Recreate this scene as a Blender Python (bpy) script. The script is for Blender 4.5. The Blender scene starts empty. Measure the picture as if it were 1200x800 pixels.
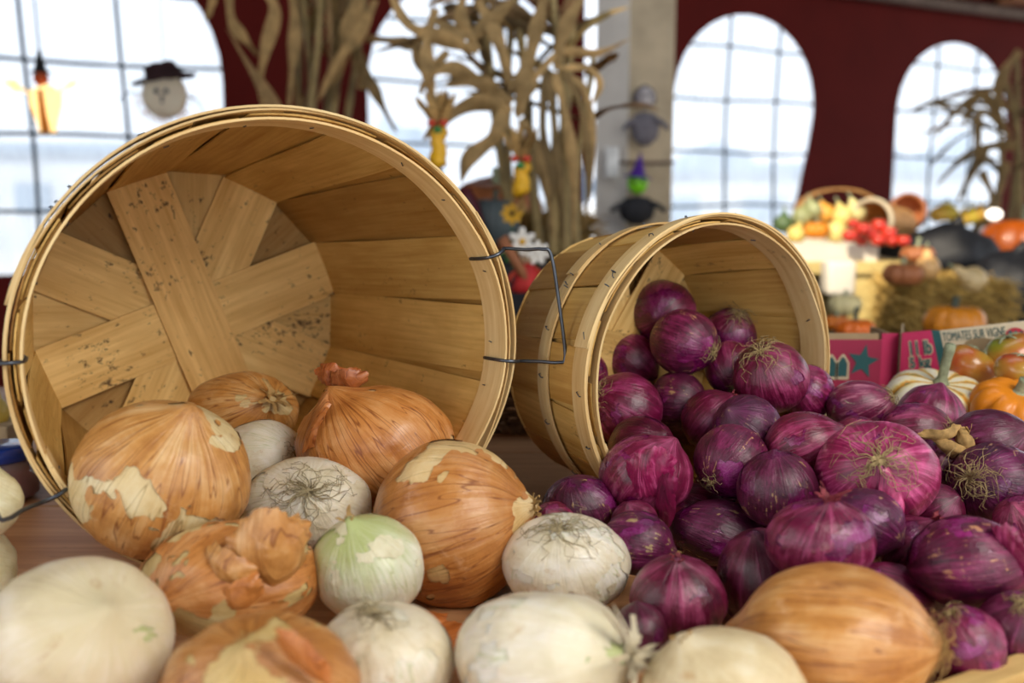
import bpy, bmesh, math, random
from mathutils import Vector, Matrix, noise
R = math.radians
PI = math.pi
SC = bpy.context.scene
COL = SC.collection
# ---------------------------------------------------------------- camera
HC = 0.33                      # camera height above the table top
FPX = 1167.0
TH = math.atan(172 / FPX)
cam_d = bpy.data.cameras.new('camera')
cam = bpy.data.objects.new('camera', cam_d)
COL.objects.link(cam)
cam.location = (0, 0, HC)
cam.rotation_euler = (PI / 2 - TH, 0, 0)
cam_d.sensor_width = 36
cam_d.lens = FPX / 1200 * 36
cam_d.clip_start = 0.02
cam_d.dof.use_dof = True
cam_d.dof.focus_distance = 0.90
cam_d.dof.aperture_fstop = 3.6
SC.camera = cam
# ---------------------------------------------------------------- world
W = bpy.data.worlds.new('sky')
SC.world = W
W.use_nodes = True
nt = W.node_tree
nt.nodes.clear()
wo = nt.nodes.new('ShaderNodeOutputWorld')
bg = nt.nodes.new('ShaderNodeBackground')
tc = nt.nodes.new('ShaderNodeTexCoord')
sx = nt.nodes.new('ShaderNodeSeparateXYZ')
rp = nt.nodes.new('ShaderNodeValToRGB')
rp.color_ramp.elements[0].position = 0.0
rp.color_ramp.elements[0].color = (0.88, 0.93, 1.0, 1)
rp.color_ramp.elements[1].position = 0.7
rp.color_ramp.elements[1].color = (0.74, 0.85, 1.0, 1)
nt.links.new(tc.outputs['Generated'], sx.inputs[0])
nt.links.new(sx.outputs['Z'], rp.inputs[0])
nt.links.new(rp.outputs[0], bg.inputs[0])
bg.inputs[1].default_value = 1.9
nt.links.new(bg.outputs[0], wo.inputs[0])
# sun: comes from behind the left shoulder and reaches only the far right of the stall
sun_d = bpy.data.lights.new('sun', 'SUN')
sun_d.energy = 5.5
sun_d.angle = R(0.8)
sun_d.color = (1.0, 0.86, 0.66)
sun = bpy.data.objects.new('sun', sun_d)
COL.objects.link(sun)
sun.rotation_euler = Vector((-0.45, -0.65, 0.66)).to_track_quat('Z', 'Y').to_euler()
# added area lamps: soft key from the front right, weaker fill from the left
def area(name, loc, target, size, power, color):
    l = bpy.data.lights.new(name, 'AREA')
    l.shape = 'RECTANGLE'
    l.size, l.size_y = size
    l.energy = power
    l.color = color
    o = bpy.data.objects.new(name, l)
    COL.objects.link(o)
    o.location = loc
    o.rotation_euler = (Vector(loc) - Vector(target)).to_track_quat('Z', 'Y').to_euler()
area('added_key_light', (0.95, -0.10, 1.20), (0.05, 0.85, 0.1), (0.85, 0.85), 27, (1.0, 0.95, 0.87))
area('added_left_fill', (-1.5, 0.1, 0.9), (0.1, 0.95, 0.15), (0.9, 0.8), 8, (1.0, 0.98, 0.95))
SC.view_settings.view_transform = 'Standard'
SC.view_settings.look = 'None'
SC.view_settings.gamma = 1
SC.view_settings.exposure = 0.0
SC.view_settings.use_curve_mapping = False

# ---------------------------------------------------------------- helpers
_c, _s = math.cos(TH), math.sin(TH)
def pix(x, y, d):
    """world point seen at photo pixel (x, y), d metres along the view axis"""
    a = (x - 600) / FPX * d
    u = (400 - y) / FPX * d
    return Vector((a, d * _c + u * _s, HC - d * _s + u * _c))
def on_plane(x, y, z):
    p = pix(x, y, 1.0) - Vector((0, 0, HC))
    return Vector((0, 0, HC)) + p * ((z - HC) / p.z)
CAM_R = Vector((1, 0, 0)); CAM_U = Vector((0, _s, _c)); CAM_B = Vector((0, -_c, _s))
def lin(h):
    v = [int(h[i:i + 2], 16) / 255 for i in (1, 3, 5)]
    return tuple((x / 12.92 if x <= .04045 else ((x + .055) / 1.055) ** 2.4) for x in v) + (1,)
def tag(o, label=None, cat=None, group=None, kind=None):
    if label: o['label'] = label
    if cat: o['category'] = cat
    if group: o['group'] = group
    if kind: o['kind'] = kind
    return o
def empty(name, loc=(0, 0, 0), rot=None):
    o = bpy.data.objects.new(name, None)
    COL.objects.link(o)
    o.empty_display_size = .05
    if rot is not None: o.matrix_world = Matrix.Translation(loc) @ rot
    else: o.location = loc
    return o
class MB:
    """collects faces for ONE mesh object"""
    def __init__(s): s.v = []; s.f = []; s.uv = []; s.co = []
    def add(s, vs, fs, uv=None, co=None):
        b = len(s.v)
        s.v += [Vector(v) for v in vs]
        s.f += [tuple(b + i for i in f) for f in fs]
        s.uv += uv if uv else [(0, 0)] * len(vs)
        s.co += co if co else [tuple(v) for v in vs]
        return s
    def build(s, name, mat, parent=None, smooth=True, loc=None, local=True):
        me = bpy.data.meshes.new(name)
        me.from_pydata([tuple(v) for v in s.v], [], s.f)
        me.update()
        ul = me.uv_layers.new(name='uv')
        for lp in me.loops: ul.data[lp.index].uv = s.uv[lp.vertex_index]
        at = me.attributes.new('co', 'FLOAT_VECTOR', 'POINT')
        flat = [x for c_ in s.co for x in c_]
        at.data.foreach_set('vector', flat)
        if smooth:
            me.polygons.foreach_set('use_smooth', [True] * len(me.polygons))
        if mat: me.materials.append(mat)
        o = bpy.data.objects.new(name, me)
        COL.objects.link(o)
        if parent: o.parent = parent
        if loc is not None: o.location = loc
        return o
def box(mb, c, s, rot=None, bev=0.0, uvax=0):
    c = Vector(c); hx, hy, hz = s[0] / 2, s[1] / 2, s[2] / 2
    if bev <= 0:
        vs = [Vector((x, y, z)) for x in (-hx, hx) for y in (-hy, hy) for z in (-hz, hz)]
        fs = [(0, 1, 3, 2), (4, 6, 7, 5), (0, 4, 5, 1), (2, 3, 7, 6), (0, 2, 6, 4), (1, 5, 7, 3)]
    else:
        bm = bmesh.new()
        bmesh.ops.create_cube(bm, size=1)
        for v in bm.verts: v.co = Vector((v.co.x * s[0], v.co.y * s[1], v.co.z * s[2]))
        bmesh.ops.bevel(bm, geom=bm.edges[:], offset=bev, segments=2, affect='EDGES', profile=.6)
        bm.verts.index_update()
        vs = [v.co.copy() for v in bm.verts]; fs = [tuple(v.index for v in f.verts) for f in bm.faces]
        bm.free()
    uv = [((v[uvax]), v[(uvax + 1) % 3] + v[(uvax + 2) % 3] * .7) for v in vs]
    if rot is not None: vs = [rot @ v for v in vs]
    mb.add([v + c for v in vs], fs, uv)
    return mb
def smooth_path(pts, n):
    pts = [Vector(p) for p in pts]; out = []
    P = [pts[0] * 2 - pts[1]] + pts + [pts[-1] * 2 - pts[-2]]
    for i in range(1, len(P) - 2):
        for k in range(n):
            t = k / n; a, b, c_, d = P[i - 1], P[i], P[i + 1], P[i + 2]
            out.append(.5 * ((2 * b) + (c_ - a) * t + (2 * a - 5 * b + 4 * c_ - d) * t * t + (3 * b - a - 3 * c_ + d) * t ** 3))
    out.append(pts[-1]); return out
def tube(mb, pts, r, sides=8, cap=True, taper=None):
    n = len(pts); vs = []; fs = []; uv = []
    t0 = (pts[1] - pts[0]).normalized()
    u = t0.orthogonal().normalized()
    L = 0
    for i, p in enumerate(pts):
        t = (pts[min(i + 1, n - 1)] - pts[max(i - 1, 0)])
        t = t.normalized() if t.length > 1e-9 else t0
        u = (u - t * u.dot(t))
        u = u.normalized() if u.length > 1e-6 else t.orthogonal().normalized()
        w = t.cross(u)
        rr = (r[i] if isinstance(r, (list, tuple)) else r)
        if i: L += (p - pts[i - 1]).length
        for k in range(sides):
            a = 2 * PI * k / sides
            vs.append(p + (u * math.cos(a) + w * math.sin(a)) * rr)
            uv.append((L, k / sides * rr * 6))
    for i in range(n - 1):
        for k in range(sides):
            a = i * sides + k; b = i * sides + (k + 1) % sides
            fs.append((a, b, b + sides, a + sides))
    if cap:
        fs.append(tuple(range(sides - 1, -1, -1))); fs.append(tuple((n - 1) * sides + k for k in range(sides)))
    mb.add(vs, fs, uv)
    return mb
def lathe(mb, prof, seg=32, mat=None, lobes=0, lobe_amp=0.0, lobe_pow=1.0):
    """prof: (r, z) list; optional lobes give ribs"""
    vs = []; fs = []; uv = []; n = len(prof)
    for r_, z in prof:
        for k in range(seg):
            a = 2 * PI * k / seg
            m = 1.0
            if lobes: m = 1 - lobe_amp * (1 - abs(math.sin(a * lobes / 2)) ** lobe_pow)
            v = Vector((r_ * m * math.cos(a), r_ * m * math.sin(a), z))
            vs.append(v); uv.append((a, z))
    co = [tuple(v) for v in vs]
    if mat is not None: vs = [mat @ v for v in vs]
    for i in range(n - 1):
        for k in range(seg):
            a = i * seg + k; b = i * seg + (k + 1) % seg
            fs.append((a, b, b + seg, a + seg))
    fs.append(tuple(range(seg - 1, -1, -1))); fs.append(tuple((n - 1) * seg + k for k in range(seg)))
    mb.add(vs, fs, uv, co)
    return mb
def sheet(mb, fn, th, nu, nv, lu=1.0, lv=1.0, uo=0.0):
    """solid thin board: fn(u, v) -> Vector mid surface, u runs along the grain"""
    g = []
    for i in range(nu + 1):
        for j in range(nv + 1):
            u, v = i / nu, j / nv; e = 1e-3
            p = fn(u, v)
            du = fn(min(u + e, 1), v) - fn(max(u - e, 0), v)
            dv = fn(u, min(v + e, 1)) - fn(u, max(v - e, 0))
            nn = du.cross(dv); nn = nn.normalized() if nn.length > 1e-12 else Vector((0, 0, 1))
            g.append((p, nn, (uo + u * lu, uo + v * lv)))
    N = len(g); m = nv + 1
    vs = [p + n_ * th / 2 for p, n_, _ in g] + [p - n_ * th / 2 for p, n_, _ in g]
    uv = [q for _, _, q in g] * 2
    fs = []
    for i in range(nu):
        for j in range(nv):
            a = i * m + j
            fs.append((a, a + m, a + m + 1, a + 1)); fs.append((N + a, N + a + 1, N + a + m + 1, N + a + m))
    # separate rim verts keep the edges crisp
    edge = [(i, 0) for i in range(nu + 1)] + [(nu, j) for j in range(1, nv + 1)] + [(i, nv) for i in range(nu - 1, -1, -1)] + [(0, j) for j in range(nv - 1, 0, -1)]
    b = len(vs)
    for i, j in edge:
        a = i * m + j; vs += [vs[a], vs[N + a]]; uv += [uv[a], uv[a]]
    ne = len(edge)
    for k in range(ne):
        a = b + 2 * k; c_ = b + 2 * ((k + 1) % ne); fs.append((a, a + 1, c_ + 1, c_))
    mb.add(vs, fs, uv)
    return mb

# ---------------------------------------------------------------- materials
class NT:
    def __init__(s, name, rough=.6, spec=.5):
        s.m = bpy.data.materials.new(name); s.m.use_nodes = True
        s.t = s.m.node_tree; s.b = s.t.nodes['Principled BSDF']; s.out = s.t.nodes['Material Output']
        s.b.inputs['Roughness'].default_value = rough
        s.b.inputs['Specular IOR Level'].default_value = spec
    def n(s, typ, **kw):
        x = s.t.nodes.new('ShaderNode' + typ)
        for k, v in kw.items(): setattr(x, k, v)
        return x
    def l(s, a, b): s.t.links.new(a, b)
    def math(s, op, a, b=None, c=None, clamp=False):
        x = s.n('Math', operation=op); x.use_clamp = clamp
        for i, v in enumerate((a, b, c)):
            if v is None: continue
            if isinstance(v, (int, float)): x.inputs[i].default_value = v
            else: s.l(v, x.inputs[i])
        return x.outputs[0]
    def noise(s, vec, scale, detail=3, rough=.55, dist=0, w=None):
        x = s.n('TexNoise')
        if w is not None:
            x.noise_dimensions = '4D'; s.l(w, x.inputs['W'])
        s.l(vec, x.inputs['Vector']); x.inputs['Scale'].default_value = scale
        x.inputs['Detail'].default_value = detail; x.inputs['Roughness'].default_value = rough
        x.inputs['Distortion'].default_value = dist
        return x.outputs['Fac']
    def scale(s, vec, sc):
        x = s.n('VectorMath', operation='MULTIPLY'); s.l(vec, x.inputs[0]); x.inputs[1].default_value = sc
        return x.outputs[0]
    def ramp(s, fac, stops, interp='LINEAR'):
        x = s.n('ValToRGB'); e = x.color_ramp.elements; x.color_ramp.interpolation = interp
        e[0].position, e[0].color = stops[0]
        e[1].position, e[1].color = stops[-1]
        for p, c_ in stops[1:-1]:
            q = e.new(p); q.color = c_
        s.l(fac, x.inputs[0]); return x.outputs[0]
    def mix(s, fac, a, b, mode='MIX'):
        x = s.n('Mix', data_type='RGBA', blend_type=mode)
        for i, v in ((0, fac), (6, a), (7, b)):
            if isinstance(v, (int, float)): x.inputs[i].default_value = v
            elif isinstance(v, tuple): x.inputs[i].default_value = v
            else: s.l(v, x.inputs[i])
        return x.outputs[2]
    def bump(s, h, strength, dist=.001):
        x = s.n('Bump'); s.l(h, x.inputs['Height']); x.inputs['Strength'].default_value = strength
        x.inputs['Distance'].default_value = dist; s.l(x.outputs[0], s.b.inputs['Normal'])
    def color(s, c_):
        if isinstance(c_, tuple): s.b.inputs['Base Color'].default_value = c_
        else: s.l(c_, s.b.inputs['Base Color'])
def g3(v): return (v, v, v, 1)
def wood(name, light, dark, spots=None, rough=.62, gscale=1.0, spot_thr=.66, tint=True, spotcol='#3a2210'):
    M = NT(name, rough, .35)
    uvn = M.n('UVMap'); uvn.uv_map = 'uv'
    oi = M.n('ObjectInfo')
    rnd = M.math('MULTIPLY', oi.outputs['Random'], 37.0)
    g1 = M.noise(M.scale(uvn.outputs[0], (9 * gscale, 190 * gscale, 1)), 1, 5, .6, .25, rnd)
    g2 = M.noise(M.scale(uvn.outputs[0], (3 * gscale, 28 * gscale, 1)), 1, 3, .5, .6, rnd)
    f = M.math('ADD', M.math('MULTIPLY', g1, .5), M.math('MULTIPLY', g2, .5))
    col = M.ramp(f, [(.33, lin(dark)), (.62, lin(light))])
    mot = M.noise(M.scale(uvn.outputs[0], (14, 22, 1)), 1, 3, .6, 0, rnd)
    col = M.mix(M.math('MULTIPLY', M.math('SUBTRACT', mot, .45, clamp=True), 1.6), col, lin(dark))
    if spots:
        sp = M.noise(M.scale(uvn.outputs[0], (85, 130, 1)), 1, 4, .7, .2, rnd)
        big = M.noise(M.scale(uvn.outputs[0], (13, 19, 1)), 1, 2, .5, 0, rnd)
        sp = M.math('ADD', sp, M.math('MULTIPLY', M.math('SUBTRACT', big, .5), .45))
        sf = M.ramp(sp, [(spot_thr - .05, g3(0)), (spot_thr + .04, g3(1))])
        col = M.mix(M.math('MULTIPLY', sf, spots), col, lin(spotcol))
    if tint:
        hv = M.math('MULTIPLY_ADD', oi.outputs['Random'], .22, .89)
        col = M.mix(1.0, col, oi.outputs['Color'], 'MULTIPLY')
        cmb = M.n('CombineColor'); 
        for i in range(3): M.l(hv, cmb.inputs[i])
        col = M.mix(1.0, col, cmb.outputs[0], 'MULTIPLY')
    M.color(col); M.bump(g1, .35, .0008)
    return M.m
def onion(name, dark, mid, light, streak=.6, patch=None, patch_thr=.62, rough=.38, coat=.25, pole=None, sss=0.0, tint=True, line=None, polepos=.62, patch2=None):
    """skin with meridian streaks that converge on the poles; 'co' is the unit bulb coordinate, z towards the neck"""
    M = NT(name, rough, .5)
    at = M.n('Attribute'); at.attribute_name = 'co'
    oi = M.n('ObjectInfo'); rnd = M.math('MULTIPLY', oi.outputs['Random'], 61.0)
    sep = M.n('SeparateXYZ'); M.l(at.outputs['Vector'], sep.inputs[0])
    x, y, z = sep.outputs
    rr = M.math('SQRT', M.math('ADD', M.math('ADD', M.math('MULTIPLY', x, x), M.math('MULTIPLY', y, y)), .002))
    cb = M.n('CombineXYZ'); M.l(M.math('DIVIDE', x, rr), cb.inputs[0]); M.l(M.math('DIVIDE', y, rr), cb.inputs[1]); M.l(M.math('MULTIPLY', z, .12), cb.inputs[2])
    s1 = M.noise(cb.outputs[0], 3.2, 4, .6, .3, rnd)
    s2 = M.noise(cb.outputs[0], 13, 3, .6, .15, rnd)
    m1 = M.noise(at.outputs['Vector'], 2.1, 4, .6, .4, rnd)
    f = M.math('ADD', M.math('ADD', M.math('MULTIPLY', s1, .45 * streak), M.math('MULTIPLY', s2, .35 * streak)), M.math('MULTIPLY', m1, 1 - .8 * streak))
    col = M.ramp(f, [(.34, lin(dark)), (.5, lin(mid)), (.66, lin(light))])
    if line:   # thin dark vein lines
        ln = M.noise(cb.outputs[0], 9, 1, .4, .1, rnd)
        lf = M.math('ABSOLUTE', M.math('SUBTRACT', ln, .5))
        lf = M.ramp(lf, [(.0, g3(.85)), (.022, g3(0))])
        col = M.mix(lf, col, lin(line))
    if pole:   # colour that gathers towards the neck
        pf = M.ramp(M.math('ADD', z, M.math('MULTIPLY', M.math('SUBTRACT', s2, .5), 1.5)), [(polepos - .5, g3(0)), (polepos + .3, g3(.9))])
        col = M.mix(pf, col, lin(pole))
    if patch:
        p = M.noise(at.outputs['Vector'], 2.6, 6, .68, .6, rnd)
        p = M.math('ADD', p, M.math('MULTIPLY', M.math('SUBTRACT', s2, .5), .5))
        p = M.ramp(p, [(patch_thr, g3(0)), (patch_thr + .05, g3(.85))])
        col = M.mix(p, col, lin(patch))
    if patch2:
        p = M.noise(at.outputs['Vector'], 1.7, 5, .7, 1.1, M.math('ADD', rnd, 9.0))
        p = M.ramp(p, [(.60, g3(0)), (.68, g3(.75))])
        col = M.mix(p, col, lin(patch2))
    if tint: col = M.mix(1.0, col, oi.outputs['Color'], 'MULTIPLY')
    M.color(col)
    M.b.inputs['Coat Weight'].default_value = coat; M.b.inputs['Coat Roughness'].default_value = .36
    if sss:
        M.b.inputs['Subsurface Weight'].default_value = sss; M.b.inputs['Subsurface Radius'].default_value = (.006, .004, .002)
        M.b.inputs['Subsurface Scale'].default_value = 1.0
    wr = M.noise(at.outputs['Vector'], 7, 4, .6, .8, rnd)
    hb = M.math('ADD', M.math('MULTIPLY', s2, .8), M.math('ADD', M.math('MULTIPLY', s1, .8), M.math('MULTIPLY', wr, .55)))
    M.bump(hb, .45, .0035)
    rg = M.math('MULTIPLY_ADD', wr, .3, rough - .13); M.l(rg, M.b.inputs['Roughness'])
    return M.m
def plain(name, col, rough=.6, metal=0, noise_amt=.25, scale=30, spec=.5, bump=0.0, trans=0.0, coords='Object', coat=0.0, tint=False):
    M = NT(name, rough, spec)
    t = M.n('TexCoord')
    nz = M.noise(t.outputs[coords], scale, 4, .6)
    c0 = lin(col)
    a = tuple(v * (1 - noise_amt) for v in c0[:3]) + (1,); b = tuple(min(1, v * (1 + noise_amt)) for v in c0[:3]) + (1,)
    cc = M.ramp(nz, [(.3, a), (.7, b)])
    if tint:
        oi = M.n('ObjectInfo'); cc = M.mix(1.0, cc, oi.outputs['Color'], 'MULTIPLY')
    M.color(cc)
    M.b.inputs['Metallic'].default_value = metal
    M.b.inputs['Coat Weight'].default_value = coat
    if bump: M.bump(nz, bump, .002)
    if trans:
        tr = M.n('BsdfTranslucent'); M.l(cc, tr.inputs[0])
        mx = M.n('MixShader'); mx.inputs[0].default_value = trans
        M.l(M.b.outputs[0], mx.inputs[1]); M.l(tr.outputs[0], mx.inputs[2]); M.l(mx.outputs[0], M.out.inputs[0])
    return M.m
# ---------------------------------------------------------------- shared materials
M_BASK = wood('basket_wood', '#efcc86', '#c4974f', spots=.85, spot_thr=.645)
M_BASK_IN = wood('basket_wood_clean', '#e0bb70', '#b6883c', spots=.45, spot_thr=.68)
M_HOOP = wood('hoop_wood', '#e9cf98', '#c89f60', spots=.4, spot_thr=.72)
M_TABLE = wood('table_wood', '#cc9c6e', '#9a6c44', gscale=.45, rough=.5, spots=.3, spot_thr=.72, spotcol='#3b2415')
M_CRATE = wood('crate_wood', '#d8b878', '#b08a4e', gscale=.6)
M_WIRE = plain('galvanised_wire', '#5f656e', .38, .9, .2, 60)
M_ROOT = plain('dry_roots', '#a08b62', .8, 0, .35, 200, spec=.2)
M_ROOTG = plain('grey_roots', '#a39472', .85, 0, .35, 200, spec=.2)
M_HUSK = plain('dry_neck', '#b8945c', .7, 0, .4, 120, spec=.3, trans=.15)
M_HUSKR = plain('red_dry_neck', '#8a3a42', .6, 0, .4, 120, spec=.3, trans=.15)
M_WNECK = plain('papery_white_neck', '#d8ccae', .6, 0, .25, 60, trans=.2)
M_RSKIN = onion('red_onion_skin', '#260314', '#660a34', '#b44c7e', streak=.85, patch=None, rough=.34, coat=.45, patch2='#8c5a62')
M_RFLESH = onion('red_onion_flesh', '#2c0529', '#680a46', '#96307a', streak=.5, rough=.26, coat=.6)
M_RSPOT = onion('red_onion_papery_skin', '#230616', '#580f34', '#8c3060', streak=.7, patch='#b08a5c', patch_thr=.60, rough=.42, coat=.2, line='#2c0a1e')
M_YSKIN = onion('yellow_onion_skin', '#98591f', '#cc9350', '#e9c48e', streak=.75, rough=.36, coat=.25, line='#84481f', patch2='#dcb184')
M_YFLESH = onion('yellow_onion_flesh', '#c4a468', '#dcc490', '#ebdfb8', streak=.6, rough=.4, coat=.2, line='#8f7440', sss=.05)
M_WSKIN = onion('white_onion_skin', '#d2c49e', '#eae0c6', '#faf5ea', streak=.5, rough=.36, coat=.3, pole='#e2d8b4', polepos=1.0, patch2='#c8a878', sss=.08)
M_WFLESH = onion('white_onion_flesh', '#dfd8b8', '#f0ebda', '#faf7ee', streak=.6, rough=.3, coat=.35, pole='#b9c278', polepos=.62, line='#c2c592', sss=.08)
M_CSKIN = onion('cream_onion_skin', '#c7ad80', '#e0cda2', '#efe4c8', streak=.5, rough=.4, coat=.2, patch2='#c79a62', sss=.05)

# ---------------------------------------------------------------- the setting
WC, WS = .878, .478                     # direction of the tent wall seen from above
WX0, WY0 = -1.995, 3.88
def wall_pt(u, z, off=0.0): return Vector((WX0 + WC * u + WS * off, WY0 + WS * u - WC * off, z))   # off > 0 is towards the camera
WALL_M = Matrix(((WC, 0, WS, WX0), (WS, 0, -WC, WY0), (0, 1, 0, 0), (0, 0, 0, 1)))
def outline(name, splines, mat, th, parent=None, matrix=None, bevel=0):
    """flat filled outline with holes, given a thickness, turned into a mesh"""
    cu = bpy.data.curves.new(name, 'CURVE'); cu.dimensions = '2D'; cu.fill_mode = 'BOTH'; cu.extrude = th / 2
    for pts in splines:
        sp = cu.splines.new('POLY'); sp.points.add(len(pts) - 1); sp.use_cyclic_u = True
        for i, p in enumerate(pts): sp.points[i].co = (p[0], p[1], 0, 1)
    tmp = bpy.data.objects.new(name, cu); COL.objects.link(tmp)
    me = bpy.data.meshes.new_from_object(tmp.evaluated_get(bpy.context.evaluated_depsgraph_get()))
    bpy.data.objects.remove(tmp); me.materials.clear(); me.materials.append(mat)
    o = bpy.data.objects.new(name, me); COL.objects.link(o)
    if parent: o.parent = parent
    if matrix is not None: o.matrix_world = matrix if not parent else matrix
    return o
def lettering(txt, mat, w, h, parent, matrix, name='lettering', bold=0.0, size=.02):
    cu = bpy.data.curves.new(name, 'FONT'); cu.body = txt; cu.size = size; cu.extrude = .0002; cu.offset = bold; cu.align_x = 'CENTER'; cu.align_y = 'CENTER'
    tmp = bpy.data.objects.new(name, cu); COL.objects.link(tmp); bpy.context.view_layer.update()
    me = bpy.data.meshes.new_from_object(tmp.evaluated_get(bpy.context.evaluated_depsgraph_get()))
    bpy.data.objects.remove(tmp); me.materials.clear(); me.materials.append(mat)
    x0 = max(abs(v.co.x) for v in me.vertices); y0 = min(v.co.y for v in me.vertices); y1 = max(v.co.y for v in me.vertices)
    for v in me.vertices: v.co.x *= w / 2 / x0; v.co.y = (v.co.y - (y0 + y1) / 2) * h / (y1 - y0)
    o = bpy.data.objects.new(name, me); COL.objects.link(o); o.parent = parent
    o.matrix_local = matrix
    return o
M_TENT = plain('red_tent_fabric', '#5c1611', .75, 0, .10, 3, spec=.12)
t_ = M_TENT.node_tree
M_CEIL = plain('dark_roof_cloth', '#3a1f1c', .8, 0, .2, 3)
M_FLOOR = plain('concrete_floor', '#7d756a', .85, 0, .2, 6, bump=.3)
M_GROUND = plain('pale_gravel', '#c9c6c0', .9, 0, .12, 2)
M_MUNT = plain('window_grid_tape', '#4a5560', .6, 0, .1, 30)
M_BLACKT = plain('black_cord', '#141414', .6, 0, .2, 60)
def vinyl():
    M = NT('clear_vinyl', .3)
    tx = M.n('TexCoord'); nz = M.noise(M.scale(tx.outputs['Object'], (3, .8, 1)), 2.2, 4, .6, .8)
    f = M.ramp(nz, [(.3, g3(.26)), (.75, g3(.52))])
    tr = M.n('BsdfTransparent'); tr.inputs[0].default_value = (.97, .985, 1, 1)
    tl = M.n('BsdfTranslucent'); tl.inputs[0].default_value = (.93, .96, 1, 1)
    mx = M.n('MixShader'); M.l(f, mx.inputs[0]); M.l(tr.outputs[0], mx.inputs[1]); M.l(tl.outputs[0], mx.inputs[2])
    M.l(mx.outputs[0], M.out.inputs[0]); return M.m
M_VINYL = vinyl()
ZB = .02                                 # sill height of the arched windows
def arch(u0, u1, ztop, lean=0.0, n=18):
    w = (u1 - u0) / 2; uc = (u0 + u1) / 2; zs = .80
    pts = [(u0, ZB), (u0, zs)] if not lean else [(u0, ZB), (u0, zs)]
    for i in range(1, n):
        a = PI - PI * i / n; pts.append((uc + w * math.cos(a), zs + (ztop - zs) * math.sin(a) ** .92))
    pts += [(u1, zs), (u1 - lean * .15, .62), (u1 - lean * .5, .32), (u1 - lean, ZB)]
    return pts
WIN = [(-.28, .885, 1.34, .0), (1.53, 2.60, 1.33, 0), (3.25, 4.265, 1.306, .20), (4.96, 6.00, 1.275, 0.0)]
arches = [arch(a, b, c_, l_) for a, b, c_, l_ in WIN]
wall = outline('wall_back', [[(-3.2, -.75), (7.6, -.75), (7.6, 1.75), (-3.2, 1.75)]] + arches + [[(2.69, .02), (2.86, .02), (2.86, 1.6), (2.69, 1.6)]], M_TENT, .004, None, WALL_M)
tag(wall, 'dark red tent wall with tall arched windows', 'wall', kind='structure')
for wi, (u0, u1, zt, ln) in enumerate(WIN):
    w = empty('window_%d' % (wi + 1)); tag(w, 'arched clear vinyl window, %s in the red tent wall' % ['leftmost', 'behind the corn stalks', 'right of the grey post', 'far right'][wi], 'window', kind='structure')
    big = arch(u0 - .012, u1 + .012, zt + .012, ln)
    outline('pane', [big], M_VINYL, .001, w, WALL_M @ Matrix.Translation((0, 0, -.006)))
    pitch = .37
    A = arches[wi]; uc = (u0 + u1) / 2; hw_ = (u1 - u0) / 2
    def top_at(u):
        x = max(-1, min(1, (u - uc) / hw_)); return .80 + (zt - .80) * math.sqrt(max(0, 1 - x * x)) ** .92
    us = [[.139, .49], [1.86, 2.23], [3.62, 3.98], [5.29, 5.66]][wi]
    for u in us:
        mb = MB(); bow = .012
        pts = [wall_pt(u + bow * math.sin(z * 4 + wi), z, .004) for z in [ZB + (top_at(u) - ZB) * i / 10 for i in range(11)]]
        tube(mb, pts, .009, 6); mb.build('glazing_bar', M_MUNT, w)
    for z in (.27, .56, .845, 1.125):
        lo, hi = u0, u1
        if z > .80:
            x = math.sqrt(max(0, 1 - (min(1, (z - .80) / (zt - .80))) ** 2.1)); lo, hi = uc - hw_ * x, uc + hw_ * x
        if ln and z < .8: hi = u1 - ln * (.62 if z < .4 else .2)
        mb = MB(); tube(mb, [wall_pt(lo + (hi - lo) * i / 6, z + .006 * math.sin(i + wi + z * 9), .004) for i in range(7)], .008, 6)
        mb.build('glazing_bar', M_MUNT, w)
# narrow daylight gap beside the post
mb = MB()
fl = MB(); box(fl, (0, 3, -.77), (16, 12, .04)); tag(fl.build('floor', M_FLOOR, smooth=False), 'grey concrete floor under the stall', 'floor', kind='structure')
gr = MB(); box(gr, (0, 30, -.86), (160, 120, .04)); tag(gr.build('ground', M_GROUND, smooth=False), 'pale open ground outside the tent', 'ground', kind='structure')
# roof: low awning added out of view to keep sun off the near stall, higher cloth over the back; sun gets in between them on the right
cb_ = MB(); box(cb_, (-2.42, .2, 1.42), (4.44, 6.4, .02)); box(cb_, (.4, -.9, 1.42), (1.2, 4.2, .02)); box(cb_, (3.5, 0, 1.42), (5.0, 6.0, .02)); tag(cb_.build('ceiling', M_CEIL, smooth=False), 'unseen dark awning added to block sun over the near table', 'awning', kind='structure')
cc_ = MB()
def rq(a, b, c_, d): cc_.add([a, b, c_, d, *[Vector(q) + Vector((0, 0, .02)) for q in (a, b, c_, d)]], [(0, 1, 2, 3), (7, 6, 5, 4), (0, 4, 5, 1), (1, 5, 6, 2), (2, 6, 7, 3), (3, 7, 4, 0)])
rq(wall_pt(-3.2, 1.74), wall_pt(3.5, 1.74), Vector((.2, 1.8, 2.0)), Vector((-4.6, 1.3, 2.0)))
rq(wall_pt(3.5, 1.74), wall_pt(7.6, 1.74), Vector((5.8, 3.6, 2.0)), Vector((.2, 1.8, 2.0)))
tag(cc_.build('ceiling', M_CEIL, smooth=False), 'dark roof cloth above the tent wall', 'roof', kind='structure')
lw = MB(); box(lw, (-3.9, 3.0, .4), (.02, 5.0, 2.4)); tag(lw.build('left_sun_block_wall', M_TENT, smooth=False), 'red tent wall section added out of view at left to block sun', 'wall', kind='structure')  # wall section added beyond the left of the view to block sun
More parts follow.
